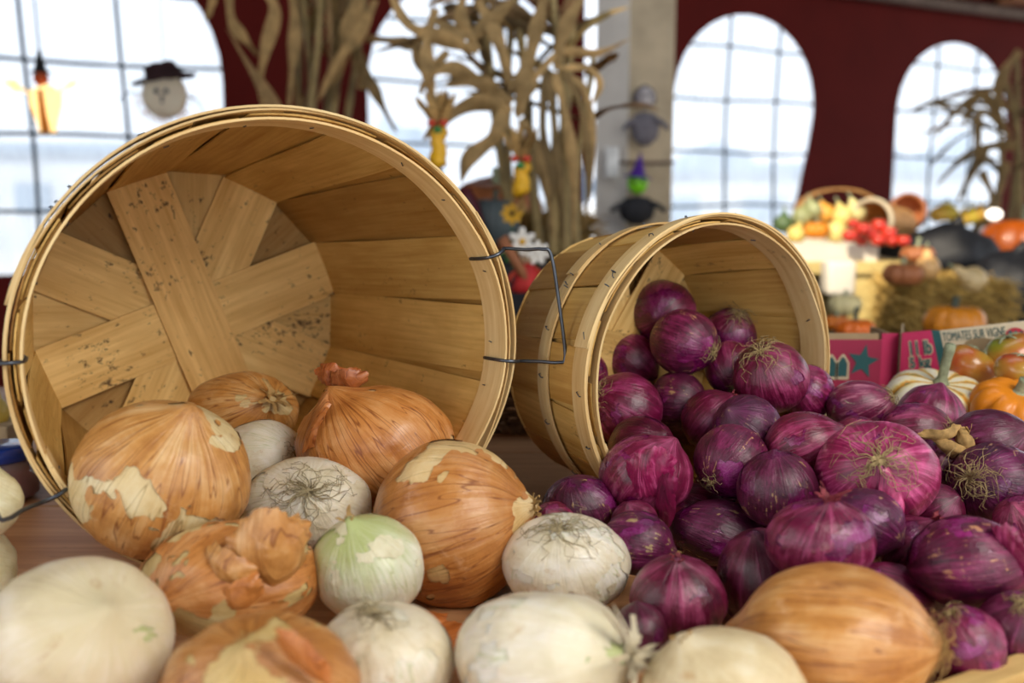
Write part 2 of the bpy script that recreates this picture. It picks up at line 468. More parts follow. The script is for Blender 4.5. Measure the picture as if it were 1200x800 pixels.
# eave beam and rafters top right
M_BEAM = plain('weathered_beam', '#6f5b50', .8, 0, .3, 14)
M_RAFT = plain('orange_brown_rafter', '#8d5735', .7, 0, .35, 10)
bt = empty('trim_1'); tag(bt, 'long grey-brown eave beam at the top right', 'beam', kind='structure')
mb = MB(); tube(mb, [wall_pt(3.7 + .5 * i, 1.475, .10) for i in range(9)], .035, 6); mb.build('beam', M_BEAM, bt)
mb = MB(); tube(mb, [wall_pt(3.7 + .5 * i, 1.62, .12) for i in range(9)], .035, 6); mb.build('beam', M_BEAM, bt)
for i in range(7):
    u = 4.2 + i * .5; mb = MB()
    a, b = wall_pt(u, 1.53, .10), wall_pt(u + .34, 1.575, .12)
    tube(mb, [a, (a + b) / 2, b], .030, 6); mb.build('rafter', M_RAFT, bt)
# post
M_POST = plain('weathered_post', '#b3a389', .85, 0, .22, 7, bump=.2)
M_POSTL = plain('pale_post_side', '#d6d0c8', .8, 0, .12, 5)  # left face coloured paler than the right one
D_P = 3.3
pc = pix(741, 228, D_P); pw = MB()
pt_ = empty('square_post', (pc.x, pc.y, -.75)); tag(pt_, 'square grey-tan wooden post between the second and third windows', 'post')
l_, r__ = pix(697, 228, D_P + .06), pix(735, 228, D_P); e_ = pix(787, 228, D_P + .05)
def slab(a, b, th, z0, z1, base):
    d = (b - a); d.z = 0; n_ = Vector((-d.y, d.x, 0)).normalized() * th
    vs = [Vector((q.x, q.y, z)) - base for z in (z0, z1) for q in (a, b, b + n_, a + n_)]
    return vs, [(3, 2, 1, 0), (4, 5, 6, 7), (0, 1, 5, 4), (1, 2, 6, 5), (2, 3, 7, 6), (3, 0, 4, 7)]
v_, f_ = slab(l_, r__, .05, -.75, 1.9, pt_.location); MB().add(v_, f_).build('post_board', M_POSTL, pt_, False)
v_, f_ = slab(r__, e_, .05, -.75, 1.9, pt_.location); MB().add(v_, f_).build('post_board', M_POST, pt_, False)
jb = empty('electrical_box', pix(717, 190, D_P - .04)); tag(jb, 'small white electrical box with a grey cable on the post', 'box')
mb = MB(); box(mb, (0, 0, 0), (.045, .03, .10), bev=.006); mb.build('housing', plain('white_plastic', '#d8d8d6', .4), jb)
mb = MB(); tube(mb, smooth_path([pix(722, 190, D_P - .03) - jb.location, pix(760, 191, D_P - .04) - jb.location, pix(790, 190, D_P - .03) - jb.location], 5), .006, 6); mb.build('cable', M_BEAM, jb)
# far outside: hazy tree line and low buildings seen through the vinyl
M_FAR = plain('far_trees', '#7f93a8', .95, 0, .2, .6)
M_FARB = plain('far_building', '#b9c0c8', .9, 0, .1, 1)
rng = random.Random(5)
for i in range(9):
    x = -11 + i * 4.2 + rng.uniform(-.7, .7); y_ = 30 + rng.uniform(-2, 3); h_ = rng.uniform(2.2, 3.3)
    t = empty('leafy_tree', (x, y_, -.84)); tag(t, 'hazy grey-blue tree far outside the windows', 'tree', 'trees far outside')
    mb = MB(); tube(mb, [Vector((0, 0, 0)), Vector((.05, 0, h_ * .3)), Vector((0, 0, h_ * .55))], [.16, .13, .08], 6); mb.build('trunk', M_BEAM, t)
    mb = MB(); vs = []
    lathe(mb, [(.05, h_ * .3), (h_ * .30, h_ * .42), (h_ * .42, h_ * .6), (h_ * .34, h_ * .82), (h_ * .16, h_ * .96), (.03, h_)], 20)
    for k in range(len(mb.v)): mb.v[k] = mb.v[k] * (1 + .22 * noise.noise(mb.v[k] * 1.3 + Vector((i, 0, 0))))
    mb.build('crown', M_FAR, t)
for i, (x, w_, h_) in enumerate([(-9, 6, 2.0), (6, 7, 1.6), (16, 8, 2.1)]):
    b = empty('low_building', (x, 22, -.84)); tag(b, ['low pale building far outside the leftmost window', 'low pale building far outside behind the third window', 'low pale building far outside behind the far right window'][i], 'building')
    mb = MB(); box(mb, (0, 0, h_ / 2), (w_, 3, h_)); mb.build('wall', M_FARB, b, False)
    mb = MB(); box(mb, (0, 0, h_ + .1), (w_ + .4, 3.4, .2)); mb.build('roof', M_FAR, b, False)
    for k in range(4):
        mb = MB(); box(mb, (-w_ / 2 + w_ * (k + .5) / 4, -1.52, h_ * .55), (w_ * .12, .06, h_ * .3)); mb.build('window', M_FAR, b, False)
# ---------------------------------------------------------------- market table of wide boards
tb = empty('market_table', (0, .9, -.75)); tag(tb, 'wide wooden plank table carrying the baskets and onions', 'table')
ys = [.26, .445, .635, .835, 1.03, 1.255, 1.47, 1.70]
rng = random.Random(2)
for i in range(len(ys) - 1):
    mb = MB(); y0, y1 = ys[i] + .0015, ys[i + 1] - .0015
    box(mb, (.05, (y0 + y1) / 2 - .9, .75 - .011), (2.7, y1 - y0, .022), bev=.002)
    mb.uv = [(v.x, v.y) for v in mb.v]
    o = mb.build('plank', M_TABLE, tb, smooth=False); k = [1, .98, 1, 1.05, .86, 1.0, .9][i]; o.color = (k, k * .97, k * .98, 1)
for x in (-1.2, 1.3):
    for y_ in (-.5, .7):
        mb = MB(); box(mb, (x, y_, .355), (.07, .07, .71)); mb.build('leg', M_TABLE, tb, False)
# rough batten across the bottom right corner
P1, P2 = on_plane(1070, 822, .03), on_plane(1260, 752, .03)
bat = empty('wooden_batten', (P1 + P2) / 2 - Vector((0, 0, .03))); tag(bat, 'pale rough wooden batten at the bottom right corner holding back the onions', 'batten')
mb = MB(); dx = (P2 - P1); ang = math.atan2(dx.y, dx.x)
box(mb, (0, 0, .015), (dx.length + .1, .02, .03), rot=Matrix.Rotation(ang, 3, 'Z'), bev=.002); mb.build('bar', M_CRATE, bat, False)
# ---------------------------------------------------------------- baskets
def frame(yaw, el):
    a = Vector((math.sin(yaw) * math.cos(el), -math.cos(yaw) * math.cos(el), math.sin(el)))
    sd = Vector((math.cos(yaw), math.sin(yaw), 0)); u = a.cross(sd)
    m = Matrix((sd, u, a)).transposed().to_4x4()
    return m
def splint_basket(label, ct, yaw, el, rt, rb, L, ecc, base_deg, dark, order, outer_tint, handles, seed, hoops=(), group=None):
    rng = random.Random(seed)
    root = empty('splint_basket', ct, frame(yaw, el))
    tag(root, label, 'basket', group)
    def P(r_off, th, z):
        t = 1 + z / L
        r = rb + (rt - rb) * t + r_off
        k = 1 + (ecc - 1) * max(t, 0)
        return Vector((r * k * math.cos(th), r / k * math.sin(th), z))
    st = PI / 8
    hw = rb * math.tan(st / 2)
    # inner staves and the darker filler staves behind them
    for i in range(16):
        th = R(base_deg) + i * st
        sh = rng.uniform(-.0012, .0012); top = -.005 + rng.uniform(-.003, .002); ro = -.0085 + (i % 2) * .0013
        tw = rng.uniform(-.02, .02)
        def fn(u, v, th=th, sh=sh, top=top, ro=ro, tw=tw):
            z = -L + (L + top) * u; s = (v * 2 - 1) * hw * 1.0 + sh
            t = 1 + z / L; r = rb + (rt - rb) * t
            a = th + s / r + tw * t
            flat = math.cos(st / 2) / max(math.cos(min(abs(a - th), .21)), .9)
            b = min(1, t * 1.3) ** .6
            ww = .0012 * math.sin(u * 7 + th * 5)
            return P(ro + ww - r * (1 - flat) * (1 - b), a, z)
        mb = MB(); sheet(mb, fn, .0016, 10, 5, L, hw * 2, rng.uniform(0, 5))
        o = mb.build('inner_stave', M_BASK_IN, root)
        d = dark[i % 8] if i < 8 else dark[(i - 8) % 8]
        o.color = (d[0], d[1], d[2], 1)
    for i in range(16):
        th = R(base_deg) + (i + .5) * st
        top = -.006 + rng.uniform(-.003, .003); w2 = hw * rng.uniform(.98, 1.12); tw = rng.uniform(-.03, .03)
        ro = -.0052 + (i % 2) * .0012
        def fn(u, v, th=th, top=top, w2=w2, ro=ro, tw=tw):
            z = -L - .004 + (L + .004 + top) * u; s = (v * 2 - 1) * w2
            r = rb + (rt - rb) * (1 + z / L)
            return P(ro, th + s / r + tw * (1 + z / L), z)
        mb = MB(); sheet(mb, fn, .0016, 8, 5, L, w2 * 2, rng.uniform(0, 5))
        o = mb.build('outer_stave', M_BASK_IN, root)
        q = outer_tint[i % len(outer_tint)]; o.color = (q[0], q[1], q[2], 1)
    # crossed base strips, lowest first
    for lay, k in enumerate(order):
        a = R(base_deg) + k * st; hl = rb * math.cos(st / 2) - .005
        z0 = -L + .002 + lay * .0026
        def fn(u, v, a=a, z0=z0):
            x = (u * 2 - 1) * hl; y = (v * 2 - 1) * hw * .972
            rr = math.hypot(x, y)
            return Vector((x * math.cos(a) - y * math.sin(a), x * math.sin(a) + y * math.cos(a), z0))
        mb = MB(); sheet(mb, fn, .0013, 10, 3, hl * 2, hw * 2, rng.uniform(0, 5))
        o = mb.build('base_strip', M_BASK, root); d = dark[k]; o.color = (d[0], d[1], d[2], 1)
    mb = MB(); lathe(mb, [(.001, -L - .003), (rb - .003, -L - .003), (rb - .003, -L - .001), (.001, -L - .001)], 32)
    mb.build('light_leak_disc', M_BASK, root)  # disc added behind the base strips to stop light leaks
    # hoops
    def hoop(nm, ro, z0, z1, th0, th_, over=.06, wob=.0006, col=(1, 1, 1)):
        ph = rng.uniform(0, 6)
        def fn(u, v):
            a = th0 + 2 * PI * u * (1 + over)
            z = z0 + (z1 - z0) * v + wob * (math.sin(a * 5 + ph) + .6 * math.sin(a * 11 + ph * 2))
            lift = .0016 * max(0, u * (1 + over) - 1 + .02) / over
            return P(ro + lift + wob * .9 * math.sin(a * 3 + ph), a, z)
        mb = MB(); sheet(mb, fn, th_, 110, 3, 2 * PI * rt, abs(z1 - z0), rng.uniform(0, 5))
        o = mb.build(nm, M_HOOP, root); o.color = (*col, 1); return o
    hw_r = .030 if rt > .18 else .024
    HI = hoop('inner_hoop', -.0115, -hw_r - .002, .002, R(200), .0020, over=.03, wob=.0009)
    HR = hoop('rim_hoop', -.0006, -hw_r, .0, R(148), .0020, over=.05)
    hoop('rim_hoop', -.0030, -hw_r + .002, -.0014, R(20), .0016, over=.04, wob=.0012)
    HB = HR
    for hz, hh in hoops:
        HB = hoop('belly_hoop', -.0008, hz - hh / 2, hz + hh / 2, R(120), .0020, over=.05, wob=.0005)
    # wire staples on the hoops
    def staple(th, z, ro, sl, L_=.0085, par=None):
        d = L_ / 2
        pts = [P(ro - .001, th - sl * d / rt, z - d * .7), P(ro + .0012 * (1 if ro > -.005 else -1), th - sl * d * .8 / rt, z - d * .55),
               P(ro + .0012 * (1 if ro > -.005 else -1), th + sl * d * .8 / rt, z + d * .55), P(ro - .001, th + sl * d / rt, z + d * .7)]
        mb = MB(); tube(mb, pts, .00055, 5); mb.build('staple', M_WIRE, par or HR)
    n = 18
    for k in range(n):
        staple(2 * PI * k / n + rng.uniform(-.05, .05), -hw_r * .5 + rng.uniform(-.003, .003), .0012, rng.uniform(-.3, 1.0))
        if rt > .18 or k % 2: staple(2 * PI * k / n + rng.uniform(-.1, .1), -hw_r * .5 + rng.uniform(-.006, .006), -.0130, rng.uniform(-1, 1), .006, HI)
    for hz, hh in hoops:
        for k in range(n): staple(2 * PI * k / n + rng.uniform(-.05, .05), hz, .0012, .4, par=HB)
    if hoops:   # the doubled joint of the hoops
        for hz in (-hw_r * .5, hoops[0][0]):
            for q in (0, 1): staple(R(138) + q * .10, hz + .004 * q, .0016, .2, .010)
    for d1, d2, out in handles:
        t1, t2 = R(d1), R(d2)
        mdir = P(0, (t1 + t2) / 2, 0); mdir.z = 0; mdir.normalize(); mdir = Vector((math.copysign(1, mdir.x), 0, 0)) * .85 + mdir * .15
        def HP(t_, o_, z_, mixv=0): p_ = P(.004, t_, z_) if not mixv else P(.004, t1, z_).lerp(P(.004, t2, z_), mixv); return Vector((p_.x * (1 - mixv * 0), p_.y, z_)) + mdir * (o_ - .004)
        pts = [P(-.0145, t1, -.026), P(-.0145, t1, -.012), P(-.012, t1, .001), P(-.004, t1, .0052), P(.004, t1, .001), P(.010, t1, -.004),
               HP(t1, out * .6, .017), HP(t1, out - .006, .033), HP(t1, out, .037, .06),
               HP(t1, out + .001, .038, .5), HP(t1, out + .001, .037, .94), HP(t2, out - .004, .033), HP(t2, out * .6, .017),
               P(.010, t2, -.004), P(.004, t2, .001), P(-.004, t2, .0052), P(-.012, t2, .001), P(-.0145, t2, -.012), P(-.0145, t2, -.026)]
        mb = MB(); tube(mb, smooth_path(pts, 4), .0017, 8); mb.build('wire_handle', M_WIRE, root)
    return root
N1 = (1, 1, 1); DK = (.60, .52, .43); MD = (.86, .82, .76)
splint_basket('large splint-wood basket tipped on its side with brown and white onions tumbling out',
              (-.185, .827, .2015), .526, .041, .209, .1775, .377, 1.04, 19,
              {0: N1, 1: DK, 2: N1, 3: MD, 4: (1.05, 1, .96), 5: DK, 6: N1, 7: N1}, [5, 1, 7, 3, 6, 2, 0, 4],
              [DK, (.7, .62, .52), MD], [(22, -8, .030), (178, 209, .034)], 3, hoops=((-.20, .026),))
splint_basket('smaller splint-wood basket lying on its side, filled with red onions',
              (.204, .964, .1565), .596, .031, .162, .1375, .169, 1.037, 8,
              {0: N1, 1: MD, 2: N1, 3: DK, 4: N1, 5: MD, 6: DK, 7: MD}, [3, 6, 0, 5, 1, 4, 2, 7],
              [(.95, .93, .9), (.72, .62, .52), (.9, .86, .8), (.8, .72, .62)], [], 8, hoops=((-.088, .020),))

# ---------------------------------------------------------------- onions
def ncl(p, sc, off): return noise.noise(Vector((p[0] * sc + off, p[1] * sc - off * .7, p[2] * sc + off * 1.3)))
def unit(t, ph, sd, neck, lump):
    r = math.sin(t) * (1 - .22 * math.exp(-(t / .34) ** 2))
    z = math.cos(t) + neck * math.exp(-(t / .24) ** 2) - .05 * math.exp(-((PI - t) / .25) ** 2)
    p = Vector((r * math.cos(ph), r * math.sin(ph), z))
    k = 1 + lump * ncl(p, 1.2, sd) + lump * .35 * ncl(p, 3.0, sd + 5) + .006 * math.sin(9 * ph + sd) * math.sin(t)
    return Vector((p.x * k, p.y * k, p.z * (1 + (k - 1) * .5)))
PROTO = {}
def make_onion(key, name, label, cat, group, cx, cy, rx, ry, d, tip, skins, fmat, smat, tint=(1, 1, 1), thr=-.08, seed=1, neck=.16,
               roots=0, rlen=.5, rmat=None, necks=0, nlen=.4, nmat=None, lump=.05, hi=False, stint=None, nspread=.6):
    """tip = ('r' or 'n', px, py): which pole faces the viewer and where it shows"""
    c = pix(cx, cy, d)
    r = math.sqrt(rx * ry) * d / FPX
    k, tx, ty = tip
    ox, oy = (tx - cx) / rx, -(ty - cy) / ry
    rho = math.hypot(ox, oy)
    if rho > .98: ox, oy = ox / rho * .98, oy / rho * .98; rho = .98
    dirv = CAM_R * ox + CAM_U * oy + CAM_B * math.sqrt(1 - rho * rho)
    ax = dirv.normalized() * (1 if k == 'n' else -1)
    q = ax.to_track_quat('Z', 'Y').to_matrix()
    S = Matrix.Identity(3)
    sxk, syk = rx / math.sqrt(rx * ry), ry / math.sqrt(rx * ry)
    for v, f_ in ((CAM_R, sxk), (CAM_U, syk)):
        for i in range(3):
            for j in range(3): S[i][j] += v[i] * v[j] * (f_ - 1)
    X = S @ q
    base = Vector((0, 0, r))
    def W_(p): return base + (X @ p) * r
    root = empty(name, c - base)
    tag(root, label, cat, group)
    NTt, NP = (40, 64) if not hi else (56, 88)
    vs = []; co = []; fs = []
    for i in range(NTt + 1):
        t = PI * i / NTt
        for j in range(NP):
            p = unit(t, 2 * PI * j / NP, seed, neck, lump); co.append(tuple(p)); vs.append(W_(p))
    for i in range(NTt):
        for j in range(NP):
            a = i * NP + j; b = i * NP + (j + 1) % NP
            fs.append((a, a + NP, b + NP, b))
    bm_ = MB().add(vs, fs, None, co).build('bulb', fmat, root)
    bm_.color = (*tint, 1)
    if skins:
        F = []; vv = []; cc = []
        for i in range(NTt + 1):
            t = PI * i / NTt
            for j in range(NP):
                p = Vector(co[i * NP + j])
                f_ = ncl(p, 1.15, seed * 3.1) + .38 * ncl(p, 3.3, seed * 1.7) + .20 * ncl(p, 9, seed) + .10 * ncl(p, 22, seed) - thr
                F.append(f_)
                e = max(f_, 0)
                o_ = .010 + .016 * math.exp(-e / .06) * (.5 + .5 * ncl(p, 4, seed)) + .010 * max(0, ncl(p, 5, seed + 9))
                vv.append(p * (1 + o_)); cc.append(p)
        ov = []; oc = []; of = []; mp = {}
        def vid(i):
            if i not in mp: mp[i] = len(ov); ov.append(W_(vv[i])); oc.append(tuple(cc[i]))
            return mp[i]
        def eid(i, j):
            k_ = (min(i, j), max(i, j))
            if k_ not in mp:
                i, j = k_
                t = F[i] / (F[i] - F[j]); mp[k_] = len(ov)
                ov.append(W_(vv[i].lerp(vv[j], t))); oc.append(tuple(cc[i].lerp(cc[j], t)))
            return mp[k_]
        for f_ in fs:
            if all(F[i] > 0 for i in f_): of.append(tuple(vid(i) for i in f_)); continue
            if all(F[i] <= 0 for i in f_): continue
            for tri in ((f_[0], f_[1], f_[2]), (f_[0], f_[2], f_[3])):
                poly = []
                for a in range(3):
                    i, j = tri[a], tri[(a + 1) % 3]
                    if F[i] > 0: poly.append(vid(i))
                    if (F[i] > 0) != (F[j] > 0): poly.append(eid(i, j))
                if len(poly) > 2: of.append(tuple(poly))
        if of:
            so = MB().add(ov, of, None, oc).build('outer_skin', smat, root)
            so.color = (*(stint or tint), 1)
    rng = random.Random(int(seed * 100) + 7)
    if roots:
        mb = MB()
        pts = []
        for k_ in range(roots):
            ph = rng.uniform(0, 2 * PI); am = rng.uniform(.25, 1.0) * rlen * 1.4; lift = rng.choice([.01, .03, .06, .14, .25]) * rng.uniform(.5, 1.2) * rlen * 2
            w1, w2 = rng.uniform(-1, 1), rng.uniform(2, 6); a0 = rng.uniform(.02, .10)
            path = []
            for i in range(8):
                u = i / 7; a = a0 + am * u; pp = ph + w1 * u * u + .18 * math.sin(w2 * u * 3)
                p = unit(PI - a, pp, seed, neck, lump)
                lf = 1.015 + lift * math.sin(min(u * 2.4, PI)) + .02 * rng.random()
                path.append(W_(p * lf))
            tube(mb, path, [max(.00022, rr_) for rr_ in [.00045 * (1 - .55 * i / 7) for i in range(8)]], 4)
        disc = [W_(unit(PI - a, ph, seed, neck, lump) * (1.02 + .02 * rng.random())) for a in (.11, .06, .001) for ph in [2 * PI * z / 10 for z in range(10)]]
        mb.add(disc, [(i * 10 + j, i * 10 + (j + 1) % 10, (i + 1) * 10 + (j + 1) % 10, (i + 1) * 10 + j) for i in range(2) for j in range(10)])
        mb.build('roots', rmat or M_ROOT, root)
    if necks:
        mb = MB()
        tipz = unit(0.0, 0, seed, neck, lump).z
        for k_ in range(necks):
            ph = 2 * PI * k_ / necks + rng.uniform(-.4, .4); ln = nlen * rng.uniform(.5, 1.1); wd = .075 * rng.uniform(.6, 1.3)
            rad = Vector((math.cos(ph), math.sin(ph), 0)); tan = Vector((-math.sin(ph), math.cos(ph), 0))
            cur = rng.uniform(.0, 1.0) * nspread; tws = rng.uniform(-2, 2); j0 = rng.random() * 9
            def fn(u, v, rad=rad, tan=tan, ln=ln, wd=wd, cur=cur, tws=tws, j0=j0):
                p = rad * (.05 + ln * (.15 * u + cur * u * u)) + Vector((0, 0, tipz - .10 + ln * (u * .9 - cur * .5 * u * u)))
                w_ = wd * (1.25 - .9 * u) * (1 + .3 * math.sin(u * 9 + j0)); sd_ = (v * 2 - 1) * w_
                a = tws * u
                p += (tan * math.cos(a) + (rad * .4 + Vector((0, 0, .9))) * math.sin(a)) * sd_ + rad * (.02 * math.sin(u * 13 + j0 + v * 3))
                return W_(p)
            sheet(mb, fn, .0005, 9, 2, ln * r, wd * r)
        mb.build('dry_neck', nmat or M_HUSK, root)
    return root
def loose_skin(mat, c, xdir, ydir, w, h, seed, curl=.5, parent=None, name='loose_skin', th=.0004, tint=(1, 1, 1), ragged=.16):
    """crumpled piece of shed skin with a torn outline"""
    xdir = Vector(xdir).normalized(); ydir = Vector(ydir); ydir = (ydir - xdir * ydir.dot(xdir)).normalized(); nz = xdir.cross(ydir)
    def fn(u, v):
        a = u * 2 - 1; b = v * 2 - 1
        m_ = max(abs(a), abs(b)); ca, cb2 = (a / m_, b / m_) if m_ > 0 else (0, 0)
        e = 1 + m_ ** 3 * ragged * (1.6 * noise.noise(Vector((ca * 1.6 + seed, cb2 * 1.6, seed))) + .8 * noise.noise(Vector((ca * 5, cb2 * 5 + seed, 3))))
        sh = 1 - .28 * a * a
        x = a * w / 2 * e * (1 - .25 * b * b); y = b * h / 2 * e * sh
        q = curl * w * .5
        z = q * (-(a * a) * .8 - (b * b) * .35) + w * .05 * noise.noise(Vector((a * 2 + seed, b * 1.2, 0))) + w * .012 * noise.noise(Vector((a * 7, b * 3, seed)))
        return xdir * x + ydir * y + nz * z
    mb = MB(); sheet(mb, fn, th, 22, 22, w, h)
    for i in range(len(mb.co)): mb.co[i] = tuple(Vector(mb.v[i]) / max(w, h) * 1.3 + Vector((.5, .3, .1)))
    base = Vector(c)
    if parent is not None: base = base - parent.location
    o = mb.build(name, mat, parent, loc=base); o.color = (*tint, 1)
    return o
Y = 'brown and white onions at the big basket'
ON = {}
def yo(k, label, cx, cy, rx, ry, d, tip, **kw):
    a = dict(skins=True, fmat=M_YFLESH, smat=M_YSKIN, thr=-.17, hi=True); a.update(kw)
    ON[k] = make_onion(k, 'yellow_onion', label, 'onion', 'brown-skinned onions', cx, cy, rx, ry, d, tip, **a)
def wo_(k, label, cx, cy, rx, ry, d, tip, **kw):
    a = dict(skins=True, fmat=M_WFLESH, smat=M_WSKIN, thr=-.02, hi=True); a.update(kw)
    ON[k] = make_onion(k, 'white_onion', label, 'onion', 'white onions', cx, cy, rx, ry, d, tip, **a)
def ro(k, label, cx, cy, rx, ry, d, tip, **kw):
    a = dict(skins=True, fmat=M_RFLESH, smat=M_RSKIN, thr=-.24, neck=.14, rmat=M_ROOT, lump=.04); a.update(kw)
    ON[k] = make_onion(k, 'red_onion', label, 'onion', 'red onions', cx, cy, rx, ry, d, tip, **a)

G = {'y1': (189, 561, 100, 92, 0.7792), 'y2': (285, 480, 65, 44, 1.0553), 'w3': (308, 540, 54, 48, 0.9753), 'y4': (440, 522, 93, 70, 0.9456), 'w5': (359, 592, 76, 56, 0.8573), 'y6': (529, 612, 91, 96, 0.8268), 'w7': (431, 665, 66, 62, 0.7435), 'w8': (663, 660, 74, 58, 0.7801), 'w9': (637, 770, 105, 78, 0.6217), 'w10': (450, 772, 82, 66, 0.6353), 'y11': (272, 680, 105, 68, 0.7236), 'y12': (308, 800, 112, 78, 0.5824), 'w13': (92, 750, 108, 96, 0.6311), 'w14': (-42, 590, 64, 50, 0.745), 'w15': (-52, 668, 66, 58, 0.7825), 'c16': (848, 812, 96, 74, 0.5878), 'y17': (978, 748, 111, 84, 0.6381), 'r1': (777, 366, 38, 38, 1.123), 'r2': (801, 400, 39, 39, 1.0628), 'r3': (741, 422, 33, 30, 1.1125), 'r4': (855, 392, 32, 31, 1.1351), 'r5': (856, 431, 30, 31, 1.0754), 'r6': (903, 442, 44, 42, 1.0199), 'r7': (946, 460, 31, 33, 1.06), 'r8': (688, 438, 24, 26, 1.0862), 'r9': (732, 479, 44, 43, 1.0319), 'r10': (795, 470, 33, 35, 1.0594), 'r11': (834, 492, 35, 36, 1.0083), 'r12': (875, 502, 40, 40, 0.9518), 'r13': (757, 556, 54, 47, 0.8968), 'r14': (857, 540, 43, 42, 0.9003), 'r15': (944, 522, 47, 39, 0.9071), 'r16': (1008, 475, 38, 29, 1.03), 'r17': (1027, 554, 70, 60, 0.8444), 'r18': (1090, 490, 39, 39, 1.0257), 'r19': (1073, 506, 41, 35, 0.9741), 'r20': (1160, 517, 47, 38, 0.9373), 'r21': (1098, 545, 34, 36, 0.9232), 'r22': (1166, 567, 52, 49, 0.8672), 'r23': (911, 573, 46, 45, 0.846), 'r24': (1012, 612, 46, 40, 0.7861), 'r25': (962, 634, 64, 49, 0.7293), 'r26': (840, 624, 54, 38, 0.8753), 'r27': (812, 594, 37, 28, 0.9353), 'r28': (680, 592, 44, 36, 0.8892), 'r29': (744, 612, 28, 26, 0.8558), 'r30': (747, 636, 42, 37, 0.8112), 'r31': (794, 702, 56, 51, 0.743), 'r32': (893, 678, 52, 58, 0.7768), 'r33': (1040, 702, 51, 42, 0.7529), 'r34': (1134, 659, 65, 54, 0.7298), 'r35': (1129, 757, 47, 47, 0.6604), 'r36': (1192, 737, 46, 44, 0.6812), 'r37': (648, 614, 27, 26, 0.8503), 'r38': (750, 742, 32, 36, 0.7047), 'r39': (1068, 642, 38, 38, 0.8027), 'r40': (1097, 600, 32, 34, 0.8602), 'r41': (1208, 522, 28, 26, 0.9581), 'r42': (1006, 518, 32, 30, 0.9797), 'r43': (1200, 612, 34, 32, 0.814)}
def O(f_, k, tip, label, **kw): f_(k, label, *G[k], tip, seed=(sum(map(ord, k)) * .37) % 9 + .5, **kw)
O(yo, 'y1', ('n', 232, 486), 'biggest brown onion, peeled in patches, at the lower left rim inside the large basket', roots=0, necks=0, thr=-.02, lump=.06)
O(yo, 'y2', ('n', 325, 466), 'brown onion with a ragged dry neck, farthest back in the large basket', necks=9, nlen=.5, thr=-.3, tint=(.92, .88, .8), nspread=1.1)
O(wo_, 'w3', ('r', 352, 528), 'white onion wedged behind the rooty white one inside the large basket', roots=14, rlen=.3, rmat=M_ROOTG, thr=-.1)
O(yo, 'y4', ('n', 395, 462), 'orange-brown onion with copper skin curling up at its neck inside the large basket', necks=0, thr=-.42, tint=(1, .86, .76), stint=(.98, .80, .68))
O(wo_, 'w5', ('r', 372, 568), 'white onion showing a big tangle of grey roots at the mouth of the large basket', roots=46, rlen=.62, rmat=M_ROOTG, thr=-.05)
O(yo, 'y6', ('n', 616, 590), 'large brown onion with a pale torn band, just in front of the large basket', necks=7, nlen=.22, thr=-.30, tint=(1, .9, .8), stint=(.86, .72, .62), nmat=M_HUSK)
O(wo_, 'w7', ('n', 415, 610), 'green-streaked white onion in front of the rooty one', thr=.22, necks=3, nlen=.3, tint=(.97, 1, .93))
O(wo_, 'w8', ('r', 652, 614), 'papery white onion with a root tuft on top, right of the banded brown onion', roots=34, rlen=.6, rmat=M_ROOTG, thr=-.16)
O(wo_, 'w9', ('n', 722, 752), 'large wrinkled white onion at the front edge, middle of the photograph', thr=-.2, lump=.11, necks=16, nlen=.55, nmat=M_WNECK, nspread=1.7)
O(wo_, 'w10', ('r', 440, 712), 'white onion with a small root crown, front row beside the blurred brown onion', roots=30, rlen=.4, rmat=M_ROOTG, thr=-.15, tint=(.95, .92, .86))
O(yo, 'y11', ('n', 215, 690), 'brown onion with torn pink-orange skin just below the rim of the large basket', thr=-.1, tint=(.9, .85, .7), stint=(1, .84, .76))
O(yo, 'y12', ('n', 310, 742), 'brown onion cut by the bottom edge of the photograph, left of centre', thr=-.3, tint=(1, .92, .7), stint=(.86, .74, .62))
O(wo_, 'w13', ('n', 150, 700), 'big blurred cream-white onion in the bottom left corner', thr=-.5, tint=(1, .95, .88))
O(wo_, 'w14', ('n', -60, 560), 'upper of two blurred white onions cut by the left edge', thr=-.3, tint=(.93, .95, .82))
O(wo_, 'w15', ('n', -80, 650), 'lower of two blurred white onions cut by the left edge', thr=-.3, tint=(.90, .94, .85))
O(yo, 'c16', ('n', 800, 746), 'pale straw-coloured onion cut by the bottom edge beside the big tan onion', smat=M_CSKIN, thr=-.5, necks=4, nlen=.12)
O(yo, 'y17', ('r', 1082, 748), 'big tan onion with a frayed root end, in front of the red onions', thr=-.75, roots=40, rlen=.35, stint=(1, .92, .82), rmat=M_HUSK)
O(ro, 'r1', ('r', 764, 376), 'topmost red onion, deepest inside the small basket', thr=-.05, tint=(.9, .8, .95))
O(ro, 'r2', ('r', 829, 411), 'dusty pink-topped red onion with a dark split, just below the topmost one', roots=26, rlen=.32, smat=M_RSPOT, tint=(1.15, 1.1, 1.1))
O(ro, 'r3', ('n', 765, 440), 'dark smooth red onion against the left side inside the small basket')
O(ro, 'r4', ('r', 860, 369), 'red onion with a root tuft on top at the back right of the small basket', roots=40, rlen=.5)
O(ro, 'r5', ('r', 854, 452), 'shaded red onion squeezed behind the rooty one at the basket mouth', roots=22, rlen=.3)
O(ro, 'r6', ('r', 885, 413), 'glossy red onion with long spreading roots on top at the middle of the basket mouth', roots=44, rlen=.62, thr=-.5, tint=(1.1, .95, 1))
O(ro, 'r7', ('n', 925, 440), 'bright purple-pink striped onion against the right rim of the small basket', tint=(1.45, 1.3, 1.5), thr=-.1)
O(ro, 'r8', ('n', 690, 425), 'sliver of red onion peeping behind the left rim of the small basket')
